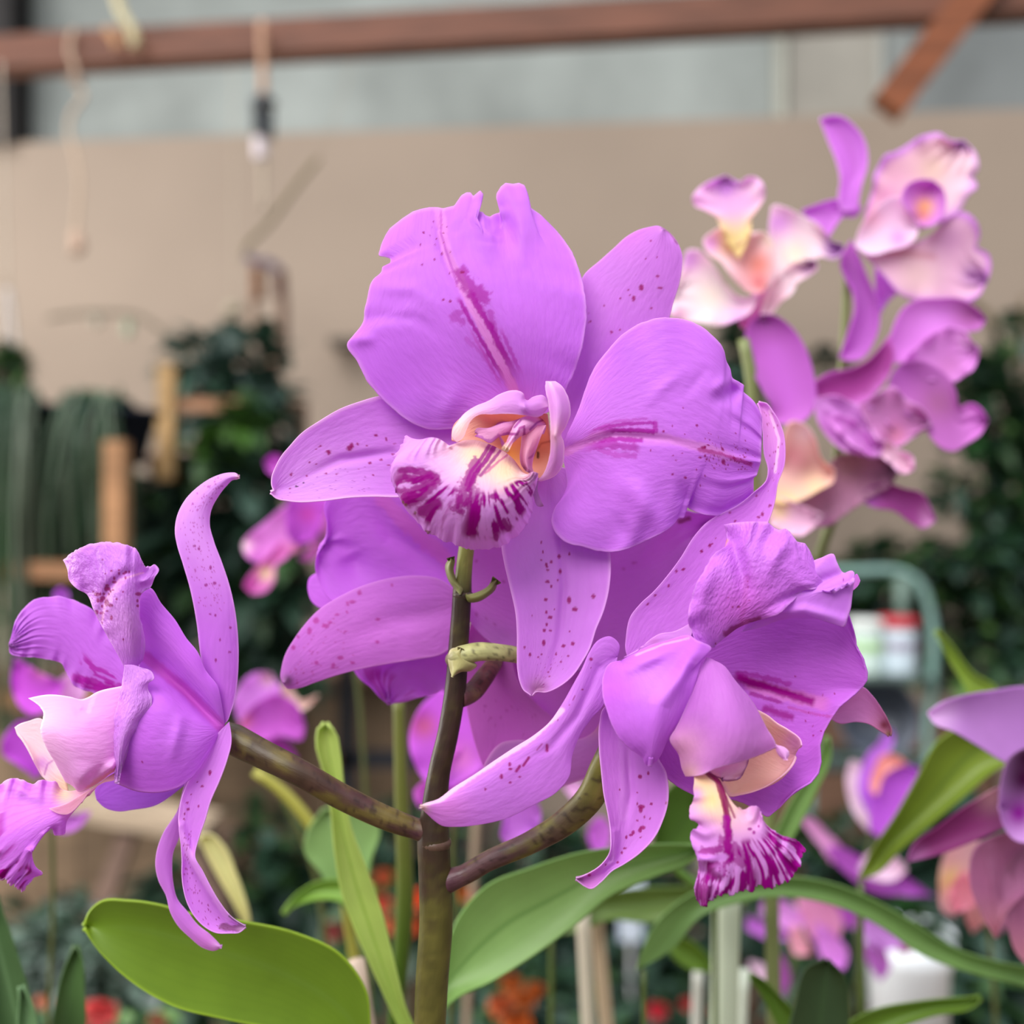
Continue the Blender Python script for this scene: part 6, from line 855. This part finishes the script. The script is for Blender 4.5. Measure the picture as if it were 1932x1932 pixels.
clump(t, [(440, 900, 100, 80, 2.3, .1), (400, 1060, 130, 130, 2.3, .12), (500, 1080, 90, 160, 2.3, .12), (300, 1010, 60, 120, 2.35, .1), (480, 1260, 120, 90, 2.3, .1)], 900, .07, .045, DG, 23, down=.3); clump(t, [(450, 800, 40, 30, 2.25, .05), (400, 850, 24, 20, 2.25, .04)], 60, .06, .04, [lin(60, 96, 30), lin(72, 104, 60)], 25, name='young_foliage'); potz(430, 868, 2.42, .07, .09, lin(90, 54, 44), t)
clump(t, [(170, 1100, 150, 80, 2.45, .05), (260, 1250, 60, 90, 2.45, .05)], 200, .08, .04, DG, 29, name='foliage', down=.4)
for i, (x, y) in enumerate([(330, 860), (300, 915)]):
    t2 = thing('clay_pot', tuple(P(x, y, 2.36) - [0, 0, .07]), ['brown clay pot on the rack under the little shelf', 'dark red-brown pot behind the tan post'][i], 'pot'); p = P(x, y, 2.36)
    pot(t2, (p[0], p[1], p[2] - .08), .06, .08, lin(96, 58, 46) if i == 0 else lin(80, 50, 44), 'body'); mb = MB(); mb.lathe((p[0], p[1], p[2] - .014), [(.001, 0), (.055, 0), (.055, .004), (.001, .006)], lin(50, 38, 30)); mb.build('soil', M_DARK, t2)
# thin arching twig at the wall
t = thing('bare_twig', tuple(P(340, 650, 2.7)), 'thin pale twig arching over the wall above the trailing plants', 'twig'); strand(t, 'stem', [(90, 600), (140, 592), (210, 590), (262, 596), (300, 620), (350, 648), (400, 700)], 2.7, .006, lin(134, 122, 106)); strand(t, 'bud', [(175, 598), (188, 612)], 2.7, .012, lin(180, 172, 156)); strand(t, 'bud', [(243, 606), (242, 632)], 2.7, .012, lin(168, 180, 156))
mb = MB(); mb.lathe(P(441, 584, 2.9), [(.001, .02), (.02, .012), (.026, 0), (.018, -.014), (.001, -.02)], lin(150, 140, 118), n=16); tag(mb.build('hanging_bulb', M_PLAS), 'small round grey-green ball in front of the wall beside the mobile', 'ornament'); strand(bpy.data.objects['hanging_bulb'], 'cord', [(441, 584), (440, 300), (438, 100)], 2.9, .0012, lin(200, 186, 166))
# foliage at the other side
t = thing('climbing_plant', tuple(P(1890, 900, 2.3)), 'dark green climber against the wall beyond the orchid spray', 'plant')
clump(t, [(1930, 620, 60, 24, 2.4, .08), (1880, 780, 90, 110, 2.35, .1), (1920, 960, 70, 170, 2.35, .1), (1820, 740, 34, 60, 2.35, .06), (1810, 930, 60, 40, 2.35, .06), (1900, 1110, 90, 120, 2.35, .1), (1800, 1080, 120, 60, 2.3, .1), (1680, 1075, 100, 50, 2.3, .1), (1840, 1240, 110, 60, 2.3, .08), (1560, 1110, 60, 40, 2.3, .08)], 1900, .05, .034, MGc + DG, 31); strand(t, 'branch', [(1932, 1300), (1900, 1000), (1890, 700), (1860, 590), (1800, 560)], 2.42, .008, lin(120, 104, 80)); strand(t, 'branch', [(1932, 560), (1926, 700), (1920, 1300)], 2.42, .006, lin(120, 104, 80))
clump(t, [(1640, 1170, 130, 80, 2.45, .06), (1480, 1150, 90, 60, 2.5, .06)], 420, .06, .04, DG, 33)
t = thing('climbing_plant', tuple(P(1400, 680, 2.5)), 'patch of dark leaves behind the gap between two orchid sprays', 'plant'); clump(t, [(1395, 660, 40, 60, 2.5, .06), (1400, 760, 50, 60, 2.5, .06), (1560, 690, 44, 16, 2.5, .04)], 170, .06, .04, DG, 35); strand(t, 'branch', [(1395, 640), (1400, 900), (1410, 1300)], 2.55, .01, lin(110, 96, 76)); strand(t, 'branch', [(1400, 740), (1500, 700), (1580, 690)], 2.55, .008, lin(90, 76, 60))
# small dark bracket on the wall
s0, z0 = onwall(668, 652, 0); mb = MB(); wbox(mb, s0 - .05, s0 + .03, z0 - .012, z0 + .012, 0, .08, lin(90, 80, 70)); tag(mb.build('wall_bracket', M_MET, None, False), 'small dark bracket fixed to the beige wall beside the large petal', 'bracket')
# wire cart with jars
cart = thing('metal_cart', tuple(P(1690, 1300, 1.9) * [1, 1, 0]), 'pale green metal cart frame standing in front of the dark climber', 'cart')
CG = lin(118, 150, 142)
def cb_(pts, r=.0075, c_=CG, name='frame_tube', D=1.9): return strand(cart, name, pts, D, r, c_, M_MET, 12)
cb_([(1540, 1078), (1610, 1078), (1690, 1078), (1712, 1084), (1738, 1104), (1748, 1130), (1750, 1400), (1750, 1900)]); cb_([(1540, 1078), (1530, 1400), (1530, 1900)]); cb_([(1700, 1090), (1704, 1400), (1704, 1800)], .011, lin(96, 116, 106), D=2.05); 
for a in (1276, 1430): cb_([(1535, a), (1640, a), (1750, a)], .004, lin(80, 98, 92), 'shelf_rod'); cb_([(1535, a - 4), (1640, a - 4), (1750, a - 4)], .004, lin(80, 98, 92), 'shelf_rod', 1.98)
mb = MB(); a = P(1535, 1276, 1.9); b = P(1750, 1276, 1.9); mb.box((a[0], 1.86, a[2] - .004), (b[0], 2.05, a[2] + .001), lin(60, 72, 68)); mb.build('shelf_board', M_MET, cart, False)
mb = MB(); a = P(1535, 1440, 1.9); b = P(1750, 1440, 1.9); mb.box((a[0], 1.86, a[2] - .004), (b[0], 2.05, a[2] + .001), lin(60, 70, 68)); mb.build('shelf_board', M_MET, cart, False)
def jar(x, yt, yb, rpx, D, cb1, cl, lab, band):
    p = P(x, yb, D); h = (yb - yt) / F * D; r = rpx / F * D; t = thing('plastic_jar', tuple(p), lab, 'jar'); mb = MB()
    mb.lathe(p, [(.001, 0), (r * .85, 0), (r * .92, h * .08), (r * .92, h * .8), (r * .8, h * .86), (.001, h * .86)], cb1, n=24); mb.build('body', M_PLAS, t)
    mb = MB(); mb.lathe(p, [(r * .95, h * .45), (r * .95, h * .62)], band, n=24); mb.build('label_band', M_PLAS, t)
    mb = MB(); mb.lathe(p, [(.001, h * .82), (r, h * .82), (r * 1.02, h * .97), (r * .9, h), (.001, h)], cl, n=24); mb.build('lid', M_PLAS, t)
jar(1694, 1164, 1274, 36, 1.94, lin(196, 210, 220), lin(190, 50, 66), 'white plastic jar with a red lid on the cart', lin(150, 140, 160))
jar(1632, 1168, 1274, 34, 1.94, lin(204, 222, 214), lin(222, 226, 222), 'white jar with a pale green band beside the red-lidded jar', lin(150, 190, 120))
t = thing('round_basin', tuple(P(1660, 1430, 1.94)), 'dark grey round basin standing on its edge on the lower cart shelf', 'basin'); mb = MB(); R_ = [[1, 0, 0], [0, .2, -.98], [0, .98, .2]]; mb.lathe(P(1650, 1355, 1.96), [(.001, -.02), (.06, -.02), (.072, .03), (.066, .03), (.055, -.01), (.001, -.012)], lin(84, 90, 104), tilt=R_); mb.build('bowl', M_PLAS, t)
# shaded low things: cupboard of brown boards, dark grid, plank shelf
cab = thing('wooden_cupboard', tuple(P(520, 1500, 2.6) * [1, 1, 0]), 'brown wooden cupboard in deep shade under the rack, with a dark frame', 'cupboard')
for i in range(-9, 12):
    x0 = 150 + i * 62; mb = MB(); a = P(x0, 1290, 2.76); b = P(x0 + 60, 1290, 2.76); mb.box((a[0], 2.76, 0.05), (b[0], 2.80, CZ + (966 - 1285) / F * 2.62), lin(118, 98, 78) * (0.85 + .3 * ((i * 7) % 5) / 5)); mb.build('plank', M_WOOD, cab, False)
mb = MB(); a = P(-410, 1285, 2.76); b = P(900, 1285, 2.76); mb.box((a[0], 2.70, a[2]), (b[0], 2.93, a[2] + .02), lin(110, 84, 66)); mb.build('top', M_WOOD, cab, False)
for x in (655, 870): mb = MB(); mb.bar(P(x, 1200, 2.45), P(x, 1800, 2.45), .034, .03, lin(40, 42, 50)); mb.build('upright', M_MET, cab, False)
mb = MB(); mb.bar(P(640, 1432, 2.45), P(890, 1432, 2.45), .03, .034, lin(38, 40, 48)); mb.build('crossbar', M_MET, cab, False); mb = MB(); mb.bar(P(640, 1215, 2.45), P(890, 1215, 2.45), .03, .034, lin(38, 40, 48)); mb.build('crossbar', M_MET, cab, False)
sh = thing('trestle_table', tuple(P(250, 1540, 1.7) * [1, 1, 0]), 'pale plank trestle with a slanting leg below the profile flower', 'table')
mb = MB(); mb.bar(P(100, 1508, 1.7), P(400, 1560, 1.7), .1, .022, lin(170, 150, 128)); mb.build('plank', M_WOOD, sh, False)
for (x0, x1) in ((252, -140), (340, 760)): mb = MB(); mb.bar(P(x0, 1545, 1.68), P(x1, 2631, 1.68), .026, .028, lin(128, 104, 92)); mb.build('leg', M_WOOD, sh, False)
mb = MB(); mb.bar(P(420, 1560, 1.72), P(440, 2300, 1.72) * [1, 1, 0], .028, .03, lin(110, 90, 76)); mb.build('leg', M_WOOD, sh, False)
cab2 = thing('wooden_crate', tuple(P(1600, 1500, 2.3) * [1, 1, 0]), 'stack of brown crates in shade behind the ruffled flower', 'crate')
for i in range(6): mb = MB(); a = P(1380, 1360, 2.3); b = P(1860, 1360, 2.3); z = CZ - (.42 + i * .13) ; mb.box((a[0], 2.3, z - .115), (b[0], 2.34, z), lin(112, 84, 68) * (.85 + .1 * (i % 3))); mb.build('slat', M_WOOD, cab2, False)
for x in (1380, 1620, 1860): mb = MB(); mb.bar(P(x, 1345, 2.36), P(x, 1345, 2.36) * [1, 1, 0], .04, .04, lin(90, 66, 54)); mb.build('corner_post', M_WOOD, cab2, False)
# low plants in the dark
def lowplant(name, lab, regs, n, L, W, cols, seed, px, py, D, fl=None, pc_=None, gz=0.0, cat='plant', pr_=.08, ph=.12):
    p = P(px, py, D); t = thing(name, (p[0], p[1], gz), lab, cat); clump(t, regs, n, L, W, cols, seed)
    mb = MB(); mb.tube([(p[0], p[1], gz + ph * .8), (p[0], p[1], p[2])], .006, C=lin(90, 90, 60), n=8); mb.build('stem', M_STEM, t)
    pot(t, (p[0], p[1], gz), pr_, ph, lin(110, 70, 54) if pc_ is None else pc_)
    if fl: 
        for i, (x, y, r, c_) in enumerate(fl):
            mb = MB(); q = P(x, y, D - .08); rg = random.Random(i + seed)
            for k_ in range(10):
                a = k_ * 2.4; leafgeo(mb, q, (math.cos(a), -.8, math.sin(a)), r * D / F * 1.1, r * D / F * .9, c_, rg, .1)
            mb.build('blossom', M_BLUR, t)
    return t
lowplant('leafy_plant', 'grey-green rosette plant below the pale trestle', [(140, 1780, 110, 90, 1.2, .08), (90, 1860, 90, 70, 1.2, .08), (230, 1880, 120, 60, 1.2, .08)], 700, .028, .018, [lin(96, 116, 104), lin(74, 98, 80), lin(120, 134, 126), lin(50, 72, 54)], 41, 150, 1850, 1.2, gz=0.0, ph=.3, pr_=.1)
lowplant('flowering_plant', 'low plant with a salmon-red blossom at the lower edge', [(200, 1950, 120, 50, .95, .05)], 120, .03, .02, MGc, 43, 200, 1950, .95, fl=[(195, 1900, 34, lin(214, 90, 92)), (85, 1885, 16, lin(220, 150, 120)), (300, 1920, 20, lin(170, 110, 86))], gz=BT, ph=.03, pr_=.05)
OR = lin(186, 100, 46)
lowplant('flowering_plant', 'orange blossoms under the long green leaf', [(960, 1930, 100, 50, 1.05, .05)], 160, .03, .02, DG, 45, 960, 1950, 1.05, fl=[(965, 1850, 22, OR), (990, 1880, 22, OR), (945, 1890, 26, lin(190, 100, 60)), (975, 1925, 30, lin(196, 106, 50)), (1010, 1860, 18, OR)], gz=BT, ph=.03, pr_=.05)
lowplant('flowering_plant', 'red-orange blossoms seen on both sides of the main stalk', [(750, 1740, 110, 70, 1.3, .06)], 130, .04, .026, DG + MGc, 47, 760, 1760, 1.3, fl=[(725, 1650, 18, lin(190, 90, 60)), (720, 1700, 22, lin(206, 100, 80)), (735, 1740, 20, lin(214, 130, 90)), (785, 1690, 22, lin(222, 96, 56)), (775, 1740, 20, lin(214, 100, 60)), (630, 1750, 22, lin(150, 70, 70)), (880, 1680, 18, OR), (905, 1690, 14, OR)], gz=0.0, ph=.3)
lowplant('flowering_plant', 'tiny red blossoms low beside the pale green tube', [(1250, 1920, 140, 50, 1.4, .06)], 200, .04, .026, DG, 49, 1250, 1930, 1.4, fl=[(1240, 1900, 20, lin(206, 50, 70)), (1296, 1890, 14, lin(190, 50, 60)), (1350, 1905, 12, lin(180, 60, 60))], gz=0.0, ph=.3)
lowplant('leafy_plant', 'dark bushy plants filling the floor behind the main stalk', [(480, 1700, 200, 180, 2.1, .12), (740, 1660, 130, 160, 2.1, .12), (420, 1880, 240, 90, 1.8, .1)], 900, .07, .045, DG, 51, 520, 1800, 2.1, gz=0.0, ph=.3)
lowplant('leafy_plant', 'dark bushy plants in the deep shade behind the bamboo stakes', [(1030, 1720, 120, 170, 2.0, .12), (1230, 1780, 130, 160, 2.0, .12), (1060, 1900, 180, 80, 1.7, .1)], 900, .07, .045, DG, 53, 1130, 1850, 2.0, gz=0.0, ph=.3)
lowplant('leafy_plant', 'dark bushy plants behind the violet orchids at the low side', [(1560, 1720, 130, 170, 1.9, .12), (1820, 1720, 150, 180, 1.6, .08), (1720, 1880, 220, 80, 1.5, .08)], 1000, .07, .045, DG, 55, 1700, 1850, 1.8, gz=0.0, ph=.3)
lowplant('leafy_plant', 'shaded foliage on the floor under the trestle corner', [(120, 1760, 140, 50, 2.2, .1), (330, 1740, 100, 80, 2.2, .1)], 120, .08, .045, DG, 57, 180, 1750, 2.2, gz=0.0, ph=.3)
t = thing('white_pot', tuple(P(1714, 1910, 1.0)), 'large white pot low down behind the lilac orchid', 'pot'); p = P(1714, 1960, 1.0); mb = MB(); mb.lathe((p[0], p[1], BT), [(.001, 0), (.030, 0), (.036, .14), (.040, .145), (.040, .17), (.034, .17), (.031, .14), (.001, .14)], lin(228, 234, 238)); mb.build('body', M_GLZ, t); mb = MB(); mb.lathe((p[0], p[1], BT + .145), [(.001, 0), (.033, 0), (.03, .01), (.001, .014)], lin(60, 46, 36)); mb.build('soil', M_DARK, t); clump(t, [(1714, 1750, 30, 26, 1.0, .03)], 30, .03, .015, MGc, 59)
for i, (x, y, D) in enumerate([(1190, 1650, 1.6), (1200, 1740, 1.7)]):
    tag(thing('white_label', tuple(P(x + 70 * i, y, D)), None, None), ['pale bluish plant tag glimpsed behind the hanging sepal', 'smaller pale tag lower down behind the leaf'][i], 'plant tag'); t = [o for o in bpy.data.objects if o.name.startswith('white_label')][-1]
    mb = MB(); a = P(1190 + 70 * i if i == 0 else 1190, y, D); mb.box((a[0] - .018, D, a[2] - .03), (a[0] + .018, D + .003, a[2] + .03), lin(196, 206, 222)); mb.build('card', M_PLAS, t, False); mb = MB(); mb.tube([(a[0], D + .001, a[2] - .02), (a[0], D + .001, 0.0)], .003, C=lin(150, 150, 150), n=6); mb.build('pin', M_MET, t)
# plant bench carrying the orchids
bench = thing('plant_bench', (0, .55, 0), 'slatted plant bench below the orchids', 'bench')
for i in range(10): mb = MB(); mb.box((-1.0, .02 + i * .112, BT - .022), (1.0, .12 + i * .112, BT), lin(120, 96, 76)); mb.build('slat', M_WOOD, bench, False)
for x in (-.95, .95):
    mb = MB(); mb.box((x - .03, .04, BT - .062), (x + .03, 1.12, BT - .022), lin(110, 88, 70)); mb.build('bearer', M_WOOD, bench, False)
    for y in (.08, 1.06): mb = MB(); mb.box((x - .03, y - .03, 0), (x + .03, y + .03, BT - .062), lin(110, 88, 70)); mb.build('leg', M_WOOD, bench, False)
